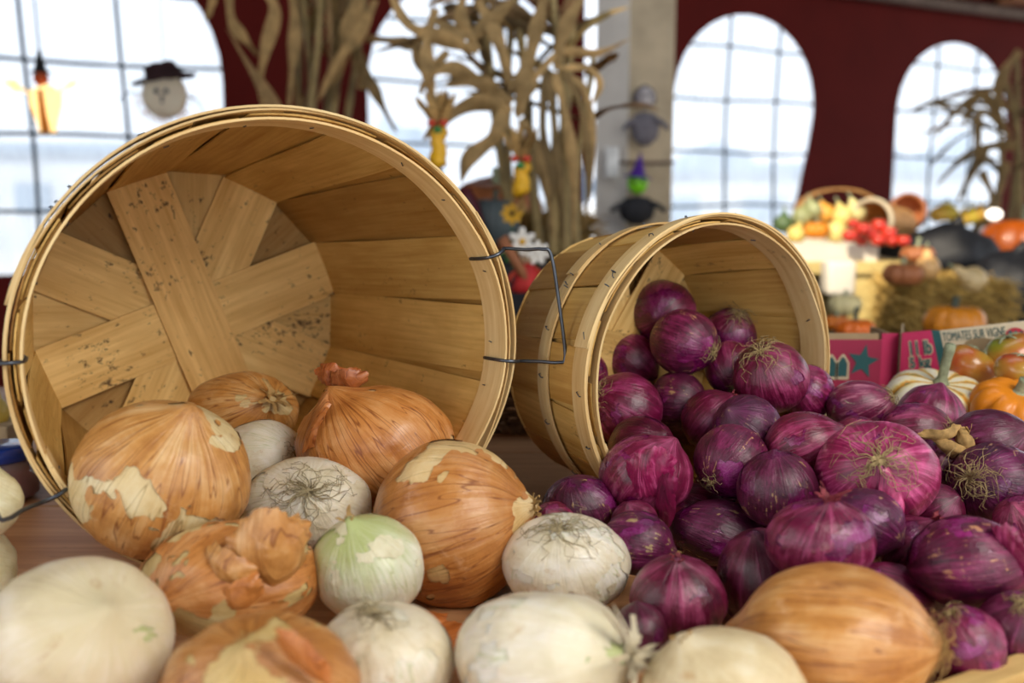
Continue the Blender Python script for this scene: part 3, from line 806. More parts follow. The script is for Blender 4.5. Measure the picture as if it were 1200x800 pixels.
O(ro, 'r9', ('r', 697, 459), 'glossy red onion, roots to the left, at the left rim of the smaller basket', roots=34, rlen=.42, thr=-.3, tint=(1.15, 1.1, 1.2), hi=True)
O(ro, 'r10', ('n', 822, 470), 'red onion with tan scabby veins in the middle of the small basket', smat=M_RSPOT, thr=-.2)
O(ro, 'r11', ('n', 858, 462), 'reddish-brown topped onion half hidden behind a darker one below the basket mouth', necks=5, nlen=.25, nmat=M_HUSKR)
O(ro, 'r12', ('n', 850, 480), 'dark violet onion with a tan scar, centre of the smaller basket mouth', smat=M_RSPOT, tint=(.8, .8, 1.1))
O(ro, 'r13', ('n', 790, 512), 'pink-skinned red onion with a hanging flap of skin, at the foot of the small basket', thr=-.2, tint=(1.25, 1.25, 1.15), hi=True)
O(ro, 'r14', ('r', 829, 561), 'mottled red onion whose round root end points to lower left', roots=22, rlen=.25, smat=M_RSPOT, tint=(1.2, 1.1, 1.2))
O(ro, 'r15', ('n', 988, 500), 'flattish dark crimson onion with wrinkled skin below the right rim of the small basket', tint=(1.2, 1.0, 1.0), thr=-.35)
O(ro, 'r16', ('r', 1036, 463), 'faded brownish-pink onion beside the right rim of the small basket', roots=30, rlen=.35, thr=-.5, tint=(1.55, 4.2, 1.9))
O(ro, 'r17', ('r', 1008, 533), 'largest red onion, pale pink with a star of long roots', roots=40, rlen=.62, thr=-.5, tint=(2.1, 2.5, 2.2), hi=True)
O(ro, 'r18', ('n', 1100, 448), 'rich purple onion right in front of the striped squash', tint=(1.2, .95, 1.2), thr=-.3)
O(ro, 'r19', ('r', 1103, 498), 'maroon onion between the striped squash and the largest pale pink onion, root end right', roots=24, rlen=.25, tint=(1.1, 1.1, 1))
O(ro, 'r20', ('n', 1190, 500), 'dark plum onion in front of the orange mini pumpkin', tint=(.7, .75, .85), thr=-.3)
O(ro, 'r21', ('n', 1125, 520), 'small dark red onion under a curled tan dried neck', necks=9, nlen=.85, nmat=M_HUSK, tint=(.9, .9, .9), nspread=1.4)
O(ro, 'r22', ('r', 1124, 556), 'dark glossy onion with a beard of roots on its left, at the right edge', roots=55, rlen=.55, tint=(.85, .8, 1.05), smat=M_RSPOT, hi=True)
O(ro, 'r23', ('n', 905, 530), 'dirty brown-stained red onion left of the large pale pink one', smat=M_RSPOT, tint=(.8, .8, .8))
O(ro, 'r24', ('n', 1052, 635), 'mottled violet onion tucked under the large pale pink one', smat=M_RSPOT, tint=(1.0, .95, 1.3))
O(ro, 'r25', ('n', 965, 588), 'red onion with a split purple and green side directly behind the big tan onion', necks=10, nlen=.5, nmat=M_HUSKR, thr=.0, tint=(1.2, 1.3, 1.2), hi=True)
O(ro, 'r26', ('n', 886, 640), 'purple onion with an orange-brown stained top, lying sideways amid the heap', smat=M_RSPOT, tint=(.95, 1.1, 1.1))
O(ro, 'r27', ('n', 790, 575), 'small crimson onion under the one with the hanging skin flap', tint=(1.2, 1, .95), thr=-.4)
O(ro, 'r28', ('r', 668, 560), 'brown-papered purple onion alone on the boards at the left end of the red heap', smat=M_RSPOT, tint=(.9, 1, 1), thr=.0)
O(ro, 'r29', ('n', 735, 590), 'small dark onion showing between the hanging skin flap and the striped tan one')
O(ro, 'r30', ('n', 786, 645), 'small tan-and-purple striped onion with a pale neck', smat=M_RSPOT, tint=(1.1, 1.4, 1.3), thr=-.3, necks=6, nlen=.3)
O(ro, 'r31', ('n', 790, 655), 'smooth maroon onion with its neck upright, nearest the front of the red heap', tint=(.95, 1.0, .9), thr=-.6, hi=True, necks=5, nlen=.22, nmat=M_HUSKR)
O(ro, 'r32', ('n', 880, 625), 'smooth dark onion between the upright maroon one and the big tan onion', tint=(.75, .75, .75), thr=-.6)
O(ro, 'r33', ('r', 1080, 700), 'bright magenta onion just right of the top of the big tan onion', tint=(1.35, 1.2, 1.25), thr=-.5)
O(ro, 'r34', ('n', 1196, 648), 'large blotchy crimson onion at the lower right with its tip pointing right', smat=M_RSPOT, tint=(1.25, 1.0, 1.15), hi=True, thr=-.15)
O(ro, 'r35', ('r', 1110, 716), 'pink-purple onion with a split skin and roots on top at the bottom right edge', roots=20, rlen=.3, tint=(1.4, 1.5, 1.4), thr=-.15)
O(ro, 'r36', ('r', 1188, 702), 'dusky purple onion in the bottom right corner with frayed roots on top', roots=40, rlen=.4, tint=(.95, 1, 1.1))
O(ro, 'r37', ('n', 640, 595), 'crimson sliver of onion behind the root tuft of the papery white onion', tint=(1.3, 1, 1))
O(ro, 'r38', ('n', 745, 705), 'dark low onion behind the wrinkled white onion', tint=(.6, .6, .6), smat=M_RSKIN)
O(ro, 'r39', ('n', 1090, 610), 'dark onion deep in the gap left of the large blotchy crimson one', tint=(.85, .9, .9), necks=5, nlen=.5, nmat=M_HUSKR)
O(ro, 'r40', ('n', 1110, 580), 'dull red onion in the gap right of the large pale pink one', tint=(.95, 1.0, 1.0))
O(ro, 'r41', ('n', 1190, 510), 'pink bit of onion cut by the right edge below the mini pumpkin', tint=(1.2, 1.2, 1.2))
O(ro, 'r42', ('n', 1030, 500), 'red onion peeping over the back of the large pale pink one', tint=(1.2, 1.05, 1))
O(ro, 'r43', ('n', 1180, 590), 'reddish onion cut by the right edge above the large blotchy crimson one', tint=(1.3, 1.2, 1.1))
FILL = [(0.21, 0.952, 0.034), (0.234, 0.88, 0.034), (0.27, 0.976, 0.034), (0.294, 0.904, 0.034), (0.33, 1.0, 0.034), (0.354, 0.88, 0.034), (0.378, 0.748, 0.034), (0.378, 0.94, 0.034), (0.402, 1.0, 0.034), (0.438, 0.892, 0.034), (0.462, 0.952, 0.034), (0.126, 0.94, 0.085), (0.198, 1.096, 0.085), (0.234, 1.036, 0.085), (0.258, 0.796, 0.034)]
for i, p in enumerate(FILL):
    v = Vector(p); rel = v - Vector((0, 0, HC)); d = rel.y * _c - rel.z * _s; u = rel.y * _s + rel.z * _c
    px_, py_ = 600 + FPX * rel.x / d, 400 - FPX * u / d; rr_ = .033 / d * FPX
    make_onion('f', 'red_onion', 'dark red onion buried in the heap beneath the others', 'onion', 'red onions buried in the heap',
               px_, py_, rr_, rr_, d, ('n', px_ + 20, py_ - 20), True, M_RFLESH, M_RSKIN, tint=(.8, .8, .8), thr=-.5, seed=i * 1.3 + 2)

# loose flaps of skin that belong to single onions
E3 = lambda a, b, c: CAM_R * a + CAM_U * b + CAM_B * c
def flap(k, mat, px_, py_, dd, xd, yd, w, h, seed, **kw): loose_skin(mat, pix(px_, py_, G[k][4] - dd), E3(*xd), E3(*yd), w, h, seed, parent=ON[k], **kw)
flap('r13', M_RSKIN, 762, 556, .047, (1, -.35, .1), (-.15, 1, .25), .040, .045, 1.2, tint=(2.2, 2.6, 2.2))
flap('r13', M_RSKIN, 778, 586, .046, (.8, -.2, .5), (-.35, 1, .15), .020, .050, 4.2, tint=(1.5, 1.7, 1.5))
flap('r17', M_RSKIN, 1050, 583, .050, (1, .25, -.3), (-.5, 1, .1), .024, .046, 2.7, tint=(3.2, 4.2, 3.4))
flap('r31', M_RSKIN, 762, 735, .012, (1, -.9, .3), (.5, .8, .5), .050, .026, 3.1, tint=(.8, .8, .8))
flap('r21', M_HUSK, 1104, 513, .030, (1, .15, .1), (0, .8, .6), .040, .013, 2.5, curl=.5)
flap('r21', M_HUSK, 1112, 526, .034, (.8, -.5, .3), (.4, .8, .4), .036, .013, 4.5, curl=.7)
flap('r21', M_HUSK, 1132, 522, .032, (.5, -1, .2), (.8, .5, .4), .034, .014, 7.5, curl=.7)
flap('y4', M_YSKIN, 404, 448, .010, (1, .2, .3), (.1, .9, .5), .040, .026, 1.9, tint=(.62, .34, .26))
flap('y4', M_YSKIN, 388, 440, .000, (1, -.2, .1), (.3, 1, .1), .034, .022, 6.1, tint=(.7, .36, .26))
flap('y4', M_YSKIN, 365, 492, .040, (.3, .1, .9), (.5, 1, .2), .034, .060, 2.2, tint=(.8, .52, .40))
flap('y11', M_YSKIN, 320, 655, .050, (1, 0, -.4), (.1, 1, .3), .060, .062, 2.4, tint=(1.0, .95, .92), curl=.75)
flap('y11', M_YSKIN, 262, 672, .054, (1, -.3, .2), (.3, 1, .3), .044, .026, 7.4, tint=(1.0, .95, .92), curl=.7)
flap('y11', M_YSKIN, 272, 706, .052, (1, .4, .3), (-.3, 1, .5), .050, .024, 3.4, tint=(1.05, .82, .7))
flap('y12', M_YSKIN, 352, 775, .046, (.5, .4, .4), (-.6, 1, .3), .020, .040, 8.2, tint=(.9, .6, .45))
flap('r34', M_RSKIN, 1186, 650, .030, (.4, .2, .6), (-.5, 1, .2), .022, .050, 3.3, tint=(1.5, 1.6, 1.5))
for i, (px_, py_, w_, h_, s_) in enumerate([(520, 738, .050, .030, 1.1), (500, 722, .034, .024, 2.8), (540, 756, .030, .022, 4.4)]):
    p = on_plane(px_, py_, .007 + .004 * i)
    o = loose_skin(M_YSKIN, p, (1, .3 * i, .1), (-.2, 1, .15), w_, h_, s_, name='onion_skin_scrap', tint=(.9, .55, .4), curl=.35)
    tag(o, ['orange scrap of shed onion skin on the boards, widest of three', 'scrap of brown onion skin, nearest the large banded onion', 'small crumpled onion skin scrap against the wrinkled white onion'][i], 'onion skin', 'shed skin scraps between the front onions')
# ---------------------------------------------------------------- pumpkins, gourds and fruit
M_STEM = plain('pumpkin_stem', '#8f9678', .8, 0, .35, 90, bump=.4)
M_STEMD = plain('dark_stem', '#4b5348', .8, 0, .3, 90)
M_ORANGE = plain('pumpkin_rind', '#e08a1c', .45, 0, .14, 12, coat=.2, tint=True)
M_WHITEISH = plain('pale_gourd_rind', '#e8ddb0', .45, 0, .16, 14, coat=.2, tint=True)
def squash_mat():
    M = NT('striped_squash_rind', .42)
    at = M.n('Attribute'); at.attribute_name = 'co'
    sep = M.n('SeparateXYZ'); M.l(at.outputs['Vector'], sep.inputs[0])
    ang = M.math('ARCTAN2', sep.outputs[1], sep.outputs[0])
    w = M.math('ABSOLUTE', M.math('SINE', M.math('MULTIPLY', ang, 5.0)))
    nz = M.noise(at.outputs['Vector'], 60, 4, .7); n2 = M.noise(at.outputs['Vector'], 160, 3, .7)
    f = M.math('ADD', w, M.math('MULTIPLY', M.math('SUBTRACT', nz, .5), 1.5))
    col = M.ramp(f, [(.02, lin('#7d8a58')), (.14, lin('#dd9026')), (.34, lin('#e3b04c')), (.56, lin('#efdfa0')), (.9, lin('#f3ead0'))])
    sp = M.ramp(n2, [(.64, g3(0)), (.70, g3(.8))]); col = M.mix(sp, col, lin('#d2861e'))
    M.color(col); M.b.inputs['Coat Weight'].default_value = .2; return M.m
M_SQUASH = squash_mat()
def mango_mat():
    M = NT('green_red_tomato_skin', .3)
    t = M.n('TexCoord'); oi = M.n('ObjectInfo')
    nz = M.noise(t.outputs['Object'], 14, 3, .5, .4, M.math('MULTIPLY', oi.outputs['Random'], 20.0))
    M.color(M.ramp(nz, [(.36, lin('#7f8f26')), (.5, lin('#b58a35')), (.64, lin('#b8502e'))])); M.b.inputs['Coat Weight'].default_value = .4; return M.m
M_MANGO = mango_mat()
M_TOM = plain('tomato_skin', '#d23a2c', .25, 0, .12, 20, coat=.5, tint=True)
def pumpkin(name, label, cat, c, r, h, mat, tint=(1, 1, 1), lobes=10, amp=.12, tilt=(0, 0), stem=(.3, .12), smat=None, group=None, seed=0, bend=.1):
    root = empty(name, Vector(c) - Vector((0, 0, h / 2)), Matrix.Rotation(tilt[0], 4, 'X') @ Matrix.Rotation(tilt[1], 4, 'Y'))
    tag(root, label, cat, group)
    prof = [(r * max(.002, math.sin(PI * i / 20)) ** .8, h / 2 - h / 2 * math.cos(PI * i / 20) * (1 - .22 * math.exp(-((min(i, 20 - i)) / 3.0) ** 2))) for i in range(21)]
    mb = MB(); lathe(mb, prof, 72, None, lobes, amp, .6)
    for k in range(len(mb.v)): mb.v[k] = mb.v[k] * (1 + .03 * noise.noise(mb.v[k] / r * 1.2 + Vector((seed, 0, 0))))
    o = mb.build('rind', mat, root); o.color = (*tint, 1)
    if stem[0]:
        L = stem[0] * r * 2; w = stem[1] * r
        pts = smooth_path([Vector((0, 0, h * .86)), Vector((bend * .2 * L, 0, h * .86 + L * .4)), Vector((bend * L, 0, h * .86 + L))], 4)
        mb = MB(); tube(mb, pts, [w * (1.9 if i == 0 else 1.35 if i == 1 else 1.0 if i < len(pts) - 2 else 1.15) for i in range(len(pts))], 8)
        mb.build('stem', smat or M_STEM, root)
    return root
def gourd(name, label, cat, c, r, mat, tint, direction=(0, 0, 1), ln=1.5, group=None, cap=None):
    """pear shaped gourd"""
    q = Vector(direction).to_track_quat('Z', 'Y').to_matrix().to_4x4()
    root = empty(name, Vector(c) , q); tag(root, label, cat, group)
    prof = []
    for i in range(19):
        t = i / 18; z = -r + 2 * r * ln * t
        w = r * (math.sin(PI * min(t * 1.35, 1)) ** .6 if t < .45 else 0)
        b = math.sqrt(max(0, 1 - ((t * 2 * ln - 1) / 1.0) ** 2)) if t * 2 * ln < 2 else 0
        nk = .42 * math.sqrt(max(0, 1 - ((t - .62) / .38) ** 2)) if t > .24 else 0
        prof.append((max(.002, r * max(b, nk)), z))
    mb = MB(); lathe(mb, prof, 28); o = mb.build('rind', mat, root); o.color = (*tint, 1)
    mb = MB(); z = r * (2 * ln - 1); tube(mb, [Vector((0, 0, z - .01)), Vector((.05 * r, 0, z + .25 * r)), Vector((.2 * r, 0, z + .5 * r))], r * .12, 6); mb.build('stem', M_STEM, root)
    return root
def tomato(name, label, c, r, mat, tint=(1, 1, 1), sq=.86, tilt=0, group=None, cat='tomato'):
    root = empty(name, Vector(c) - Vector((0, 0, r * sq)), Matrix.Rotation(tilt, 4, 'Y')); tag(root, label, cat, group)
    prof = [(r * max(.002, math.sin(PI * i / 16)) ** .92, r * sq - r * sq * math.cos(PI * i / 16) * (1 - .15 * math.exp(-((16 - i) / 2.0) ** 2))) for i in range(17)]
    mb = MB(); lathe(mb, prof, 28, None, 5, .03, 1); o = mb.build('skin', mat, root); o.color = (*tint, 1)
    mb = MB()
    for k in range(5):
        a = 2 * PI * k / 5; tube(mb, [Vector((0, 0, r * sq * 1.9)), Vector((math.cos(a) * r * .3, math.sin(a) * r * .3, r * sq * 1.95)), Vector((math.cos(a) * r * .5, math.sin(a) * r * .5, r * sq * 1.8))], r * .04, 4)
    mb.build('calyx', M_STEM, root)
    return root
# produce beside the onions
pumpkin('striped_squash', 'cream, orange and green striped squash with a tall grey-green stem, behind the onions', 'squash', pix(1093, 472, 1.155), .062, .078, M_SQUASH, lobes=10, amp=.16, tilt=(.28, 0), stem=(.40, .09), seed=2, bend=.04)
pumpkin('mini_pumpkin', 'bright orange mini pumpkin with a short green stem at the right edge', 'pumpkin', pix(1177, 476, 1.09), .045, .060, M_ORANGE, (1.08, 1.0, .7), lobes=9, amp=.16, tilt=(.38, .1), stem=(.20, .14), seed=4)
tomato('unripe_tomato', 'big orange-green tomato right of the stem of the striped squash', pix(1124, 426, 1.18), .031, M_MANGO, sq=.78, tilt=.5)
tomato('unripe_tomato', 'green-red tomato cut by the right edge, behind the other green one', pix(1196, 414, 1.175), .033, M_MANGO, sq=.78, tilt=-.4)
tomato('unripe_tomato', 'greener tomato directly above the mini pumpkin', pix(1190, 434, 1.115), .027, M_MANGO, (.8, 1.1, .8), sq=.72, tilt=.2)
# shallow carton under them
M_CARD = plain('brown_cardboard', '#a8916f', .85, 0, .12, 20)
M_PINK = plain('pink_printed_card', '#c2275c', .6, 0, .08, 14)
M_PINKD = plain('crimson_printed_card', '#9e1f46', .6, 0, .08, 14)
M_CREAM = plain('cream_printed_card', '#cdbfa3', .7, 0, .07, 14)
M_TEAL = plain('teal_print', '#1f5558', .6, 0, .1, 30)
M_PRINT = plain('cream_print', '#cdbf9f', .6, 0, .05, 30)
tr = empty('cardboard_tray', Vector((.545, 1.12, 0))); tag(tr, 'low brown cardboard tray under the squash and mini pumpkin', 'tray')
mb = MB(); box(mb, (0, 0, .028), (.34, .24, .056), bev=.003); mb.build('body', M_CARD, tr, False)
# the two printed cartons: each is five folded walls
def carton(a, b, depth, z1, mats, label, top_a=None):
    d = b - a; d.z = 0; L = d.length; ang = math.atan2(d.y, d.x)
    root = empty('tomato_carton', Vector((a.x, a.y, 0)), Matrix.Rotation(ang, 4, 'Z')); tag(root, label, 'box')
    return root, L
# left carton: front from px 973 to 1053
Da = 1.30
a = pix(940, 395, Da); b = pix(1053, 395, Da)
root, L1 = carton(a, b, .2, .16, None, 'pink tomato carton with a teal star, standing beside the rim of the small basket')
hz = pix(1010, 394, Da).z
def panel(root, x0, x1, z0, z1, y_, mat, th=.003, nm='panel'):
    mb = MB(); box(mb, ((x0 + x1) / 2, y_, (z0 + z1) / 2), (x1 - x0, th, z1 - z0)); return mb.build(nm, mat, root, False)
PF = panel(root, 0, L1 - .022, 0, hz - .004, 0, M_PINKD, nm='front_panel')
panel(root, L1 - .022, L1, 0, hz + .004, 0, M_PINK, nm='pink_edge_panel')
panel(root, 0, L1 - .026, hz - .004, hz + .004, .002, M_CARD, nm='top_flap')
for x in (0, L1): 
    mb = MB(); box(mb, (x, .05, hz / 2), (.003, .10, hz)); mb.build('side_panel', M_CARD, root, False)
panel(root, 0, L1, 0, hz * .93, .10, M_CARD, nm='back_panel')
FACE = lambda x, z, y_=-.0022, rz=0: Matrix.Translation((x, y_, z)) @ Matrix.Rotation(PI / 2, 4, 'X') @ Matrix.Rotation(rz, 4, 'Z')
def fx(root, px_, py_, D):
    w = root.matrix_world.inverted() @ pix(px_, py_, D); return w.x, w.z
bpy.context.view_layer.update()
sx_, sz_ = fx(root, 1012, 424, Da)
k = Da / FPX
star = [(k * 19 * (1 if i % 2 == 0 else .42) * math.cos(R(80 + 36 * i)), k * 21 * (1 if i % 2 == 0 else .42) * math.sin(R(80 + 36 * i))) for i in range(10)]
o = outline('printed_star', [star], M_TEAL, .0004); o.parent = PF; o.matrix_local = FACE(sx_, sz_)
wx_, wz_ = fx(root, 983, 430, Da)
def lancet(w, h): return [(-w, -h), (w, -h), (w, h * .3), (w * .4, h * .8), (0, h), (-w * .4, h * .8), (-w, h * .3)]
for dx_ in (-.009, .006):
    o = outline('printed_arch_outline', [lancet(.0085, .017), lancet(.0062, .0135)], M_PRINT, .0004); o.parent = PF; o.matrix_local = FACE(wx_ + dx_, wz_)
    o = outline('printed_arch', [lancet(.0058, .013)], M_TEAL, .0004); o.parent = PF; o.matrix_local = FACE(wx_ + dx_, wz_)
# right carton: front face from px 1057 outwards, turned a little
a = pix(1057, 390, 1.28); b = pix(1215, 374, 1.22)
root, L2 = carton(a, b, .2, .16, None, 'long tomato carton printed 11 lb 5 kg and TOMATES SUR VIGNE, along the right edge')
bpy.context.view_layer.update()
z_a = a.z; z_b = b.z
def quad_panel(root, pts, mat, y_=0, th=.003, nm='panel'):
    v = [Vector((x, y_ - th / 2, z)) for x, z in pts] + [Vector((x, y_ + th / 2, z)) for x, z in pts]
    n = len(pts); f = [tuple(range(n)), tuple(range(2 * n - 1, n - 1, -1))] + [(i, i + n, (i + 1) % n + n, (i + 1) % n) for i in range(n)]
    return MB().add(v, f).build(nm, mat, root, False)
zt = lambda x: z_a + (z_b - z_a) * x / L2
xs = L2 * .225
quad_panel(root, [(0, 0), (xs + .040, 0), (xs, zt(xs)), (0, zt(0))], M_PINK, nm='pink_panel'); PP = [x for x in root.children][-1]
quad_panel(root, [(xs + .040, 0), (xs + .050, 0), (xs + .010, zt(xs)), (xs, zt(xs))], M_TEAL, nm='teal_stripe')
# cream panel with its hand hole
hx, hzz = fx(root, 1152, 405, 1.245)
cream = [(xs + .050, 0), (L2, 0), (L2, zt(L2)), (xs + .010, zt(xs))]
hole = [(hx + .022 * math.cos(q) * 1.0, hzz + .010 * math.sin(q)) for q in [2 * PI * i / 16 for i in range(16)]]
o = outline('cream_panel', [cream, hole], M_CREAM, .003); o.parent = root; o.matrix_local = FACE(0, 0, 0)
for x in (0, L2):
    mb = MB(); box(mb, (x, .05, zt(x) / 2), (.003, .10, zt(x))); mb.build('side_panel', M_CARD, root, False)
quad_panel(root, [(0, 0), (L2, 0), (L2, zt(L2) * .90), (0, zt(0) * .90)], M_CARD, .10, nm='back_panel')
slope = math.atan2(z_b - z_a, L2)
tx, tz = fx(root, 1141, 391, 1.25); lettering('TOMATES SUR VIGNE', M_TEAL, .072, .0115, root, FACE(tx, tz, -.0020, slope))
for word, yy, wpx in (('11 lb', 407, 25), ('5 kg', 426, 23)):
    tx, tz = fx(root, 1078, yy, 1.275)
    lettering(word, M_PRINT, wpx * 1.28 / FPX + .003, .020, PP, FACE(tx, tz, -.0019, slope), bold=.0014); lettering(word, M_TEAL, wpx * 1.28 / FPX, .0175, PP, FACE(tx, tz, -.0024, slope), bold=.0005)
tx, tz = fx(root, 1190, 392, 1.23)
M_REDP = plain('red_print', '#b5283c', .6)
o = outline('printed_emblem', [[(.011 * math.cos(2 * PI * i / 24), .009 * math.sin(2 * PI * i / 24)) for i in range(24)]], M_REDP, .0004); o.parent = root; o.matrix_local = FACE(tx, tz)
for q in range(3):
    o = outline('printed_leaf', [[(x * .5 + (q - 1) * .006, y_ * .5 - .002) for x, y_ in lancet(.008, .015)]], M_TEAL, .0004); o.parent = root; o.matrix_local = FACE(tx, tz, -.0026)
# wicker basket behind, between the two splint baskets
M_WICK = plain('dark_wicker', '#6b5138', .6, 0, .4, 120, spec=.4)
wk = empty('wicker_basket', on_plane(640, 496, 0)); tag(wk, 'dark woven wicker basket in the gap between the two splint baskets', 'basket')
aw, bw = .17, .10
wk.location.y = 1.345 + bw; wk.location.x = .075
def oval(a, k=1.0, z=0): return Vector((aw * k * math.copysign(abs(math.cos(a)) ** .6, math.cos(a)), bw * k * math.copysign(abs(math.sin(a)) ** .6, math.sin(a)), z))
mb = MB()
for row in range(13):
    pts = []
    for i in range(201):
        a = 2 * PI * i / 200; w = .0045 * math.sin(a * 28 + PI * (row % 2)); p = oval(a, .92 + .012 * row, .012 + row * .0072); p.x *= 1 + w / aw; p.y *= 1 + w / bw; pts.append(p)
    tube(mb, pts, .0038, 5, cap=False)
tag(mb.build('weave', M_WICK, wk), kind='stuff')
mb = MB()
for row, z in ((0, .006), (1, .110)):
    for ph in (0, PI):
        pts = []
        for i in range(201):
            a = 2 * PI * i / 200; p = oval(a, .93 + .15 * row, z + .004 * math.sin(a * 40 + ph)); p.y += .004 * math.cos(a * 40 + ph); pts.append(p)
        tube(mb, pts, .005, 5, cap=False)
mb.build('braided_border', M_WICK, wk)
for i in range(28):
    a = 2 * PI * (i + .5) / 28; mb = MB(); tube(mb, [oval(a, .92, 0), oval(a, 1.07, .108)], .0035, 5); mb.build('stake', M_WICK, wk)
# clear jar with blue label peeping out at the left edge
M_GLASS = plain('clear_glass', '#d8c4c8', .08, 0, .05, 20)
M_GLASS.node_tree.nodes['Principled BSDF'].inputs['Transmission Weight'].default_value = .75
M_BLUE = plain('blue_label', '#1c3f9a', .3, 0, .1, 20, coat=.5)
jc = on_plane(4, 583, 0)
jr = empty('glass_jar', jc); tag(jr, 'shiny glass jar with a blue lid at the left edge, beyond the large basket', 'jar')
mb = MB(); lathe(mb, [(.030, 0), (.037, .006), (.038, .025), (.034, .040), (.026, .046)], 28); mb.build('glass', M_GLASS, jr)
mb = MB(); lathe(mb, [(.030, .044), (.032, .046), (.032, .058), (.028, .060)], 28); mb.build('lid', M_BLUE, jr)
mb = MB(); lathe(mb, [(.020, .003), (.031, .008), (.032, .030), (.020, .034)], 24); mb.build('preserve', plain('pink_preserve', '#a04a58', .4), jr)
gourd('yellow_gourd', 'bit of a yellow-green gourd at the left edge beside the large basket', 'gourd', pix(-12, 484, 1.20), .022, M_WHITEISH, (.95, .75, .2), (.2, .1, 1), 1.3)
box_ = MB(); box(box_, (0, 0, .03), (.07, .06, .06), bev=.003)
gb = empty('small_carton', Vector((pix(-12, 484, 1.2).x, pix(-12, 484, 1.2).y, 0))); tag(gb, 'small carton at the left edge under the yellow-green gourd', 'box'); box_.build('body', M_CARD, gb, False)

# ---------------------------------------------------------------- dried corn
M_CORN = plain('dried_corn_leaf', '#b3986c', .75, 0, .35, 25, spec=.25, trans=.35, tint=True)
M_STALK = plain('dried_corn_stalk', '#a08a5e', .7, 0, .3, 25, spec=.3, tint=True)
def leaf_mesh(mb, p0, d0, ln, w, droop, rng, parentloc, seg=14, swirl=.25):
    p = Vector(p0); d = Vector(d0).normalized(); side = d.cross(Vector((0, 0, 1)))
    side = side.normalized() if side.length > .1 else Vector((1, 0, 0))
    vs = []; st_ = ln / seg; tw = rng.uniform(-2.5, 2.5); sw = Vector((rng.uniform(-1, 1), rng.uniform(-1, 1), rng.uniform(-.4, .4))) * swirl
    for i in range(seg + 1):
        u = i / seg
        ww = w * (math.sin(PI * min(1, .12 + u * .88)) ** .7) * (1 - .25 * u) * (1 + .25 * math.sin(u * 11 + tw))
        s_ = side.copy(); s_.rotate(Matrix.Rotation(tw * u, 3, d)); n_ = d.cross(s_)
        vs += [p - s_ * ww / 2 - parentloc, p + n_ * ww * .22 - parentloc, p + s_ * ww / 2 - parentloc]
        d = (d + (Vector((0, 0, -1)) * droop + sw * math.cos(u * 5)) * (st_ * 5)).normalized()
        side = (side - d * side.dot(d)).normalized(); p = p + d * st_
    n = len(vs); off = Vector((0, .0015, 0))
    fs = []
    for i in range(seg):
        for j in range(2):
            a = i * 3 + j; fs.append((a, a + 3, a + 4, a + 1)); fs.append((n + a, n + a + 1, n + a + 4, n + a + 3))
    for i in range(seg):
        for j in (0, 2):
            a = i * 3 + j; fs.append((a, n + a, n + a + 3, a + 3))
    mb.add(vs + [v + off for v in vs], fs)
def bundle(label, stalks, nleaf, leafspec, seed, group=None):
    rng = random.Random(seed)
    root = empty('corn_stalk_bundle', stalks[0][0]); tag(root, label, 'corn stalks', group)
    for a, b, r_ in stalks:
        n = 9; pts = []; rad = []
        for i in range(n * 2 + 1):
            u = i / (n * 2); p = a.lerp(b, u) + Vector((.012 * math.sin(u * 5 + r_ * 900), .012 * math.cos(u * 4), 0)); pts.append(p - root.location); rad.append(r_ * (1.22 if i % 4 == 0 else 1.0) * (1 - .35 * u))
        mb = MB(); tube(mb, pts, rad, 8); o = mb.build('stalk', M_STALK, root); k = rng.uniform(.65, 1.1); o.color = (k, k, k * .95, 1)
    for i in range(nleaf):
        a, b, r_ = rng.choice(stalks); u = rng.uniform(*leafspec['u']); p = a.lerp(b, u)
        ph = rng.uniform(0, 2 * PI); ph = rng.uniform(PI * .55, PI * 1.4) if leafspec.get('left') and rng.random() < .75 else ph; d = Vector((math.cos(ph) * leafspec['out'] * (.45 if leafspec.get('left') and math.cos(ph) > 0 else 1), math.sin(ph) * leafspec['out'] * .6, rng.uniform(*leafspec['up'])))
        mb = MB(); leaf_mesh(mb, p, d, rng.uniform(*leafspec['ln']), rng.uniform(*leafspec['w']), leafspec['droop'] * rng.uniform(.4, 1.5), rng, root.location)
        o = mb.build('leaf', M_CORN, root); k = rng.uniform(.35, 1.15); o.color = (k, k * rng.uniform(.88, 1.0), k * rng.uniform(.75, 1.0), 1)
    return root, rng
def extra_leaf(root, rng, pxs, d, w, k=1.0):
    pts = smooth_path([pix(x, y_, d + q) for x, y_, q in pxs], 5); mb = MB(); vs = []; n = len(pts)
    for i, p in enumerate(pts):
        t = (pts[min(i + 1, n - 1)] - pts[max(0, i - 1)]).normalized(); s_ = t.cross(Vector((0, 1, 0)))
        s_ = s_.normalized() if s_.length > .05 else Vector((1, 0, 0))
        u = i / (n - 1); ww = w * (math.sin(PI * min(1, .15 + .85 * u)) ** .6) * (1 + .25 * math.sin(u * 12 + w * 300))
        s_ = (s_ + Vector((0, .6 * math.sin(u * 6), 0))).normalized()
        vs += [p - s_ * ww / 2 - root.location, p + Vector((0, -.25 * ww, 0)) - root.location, p + s_ * ww / 2 - root.location]
    N = len(vs); fs = []
    for i in range(n - 1):
        for j in range(2):
            a = i * 3 + j; fs += [(a, a + 3, a + 4, a + 1), (N + a, N + a + 1, N + a + 4, N + a + 3)]
    mb.add(vs + [v + Vector((0, .0015, 0)) for v in vs], fs); o = mb.build('leaf', M_CORN, root); o.color = (k, k * .95, k * .85, 1)
D1 = 2.7
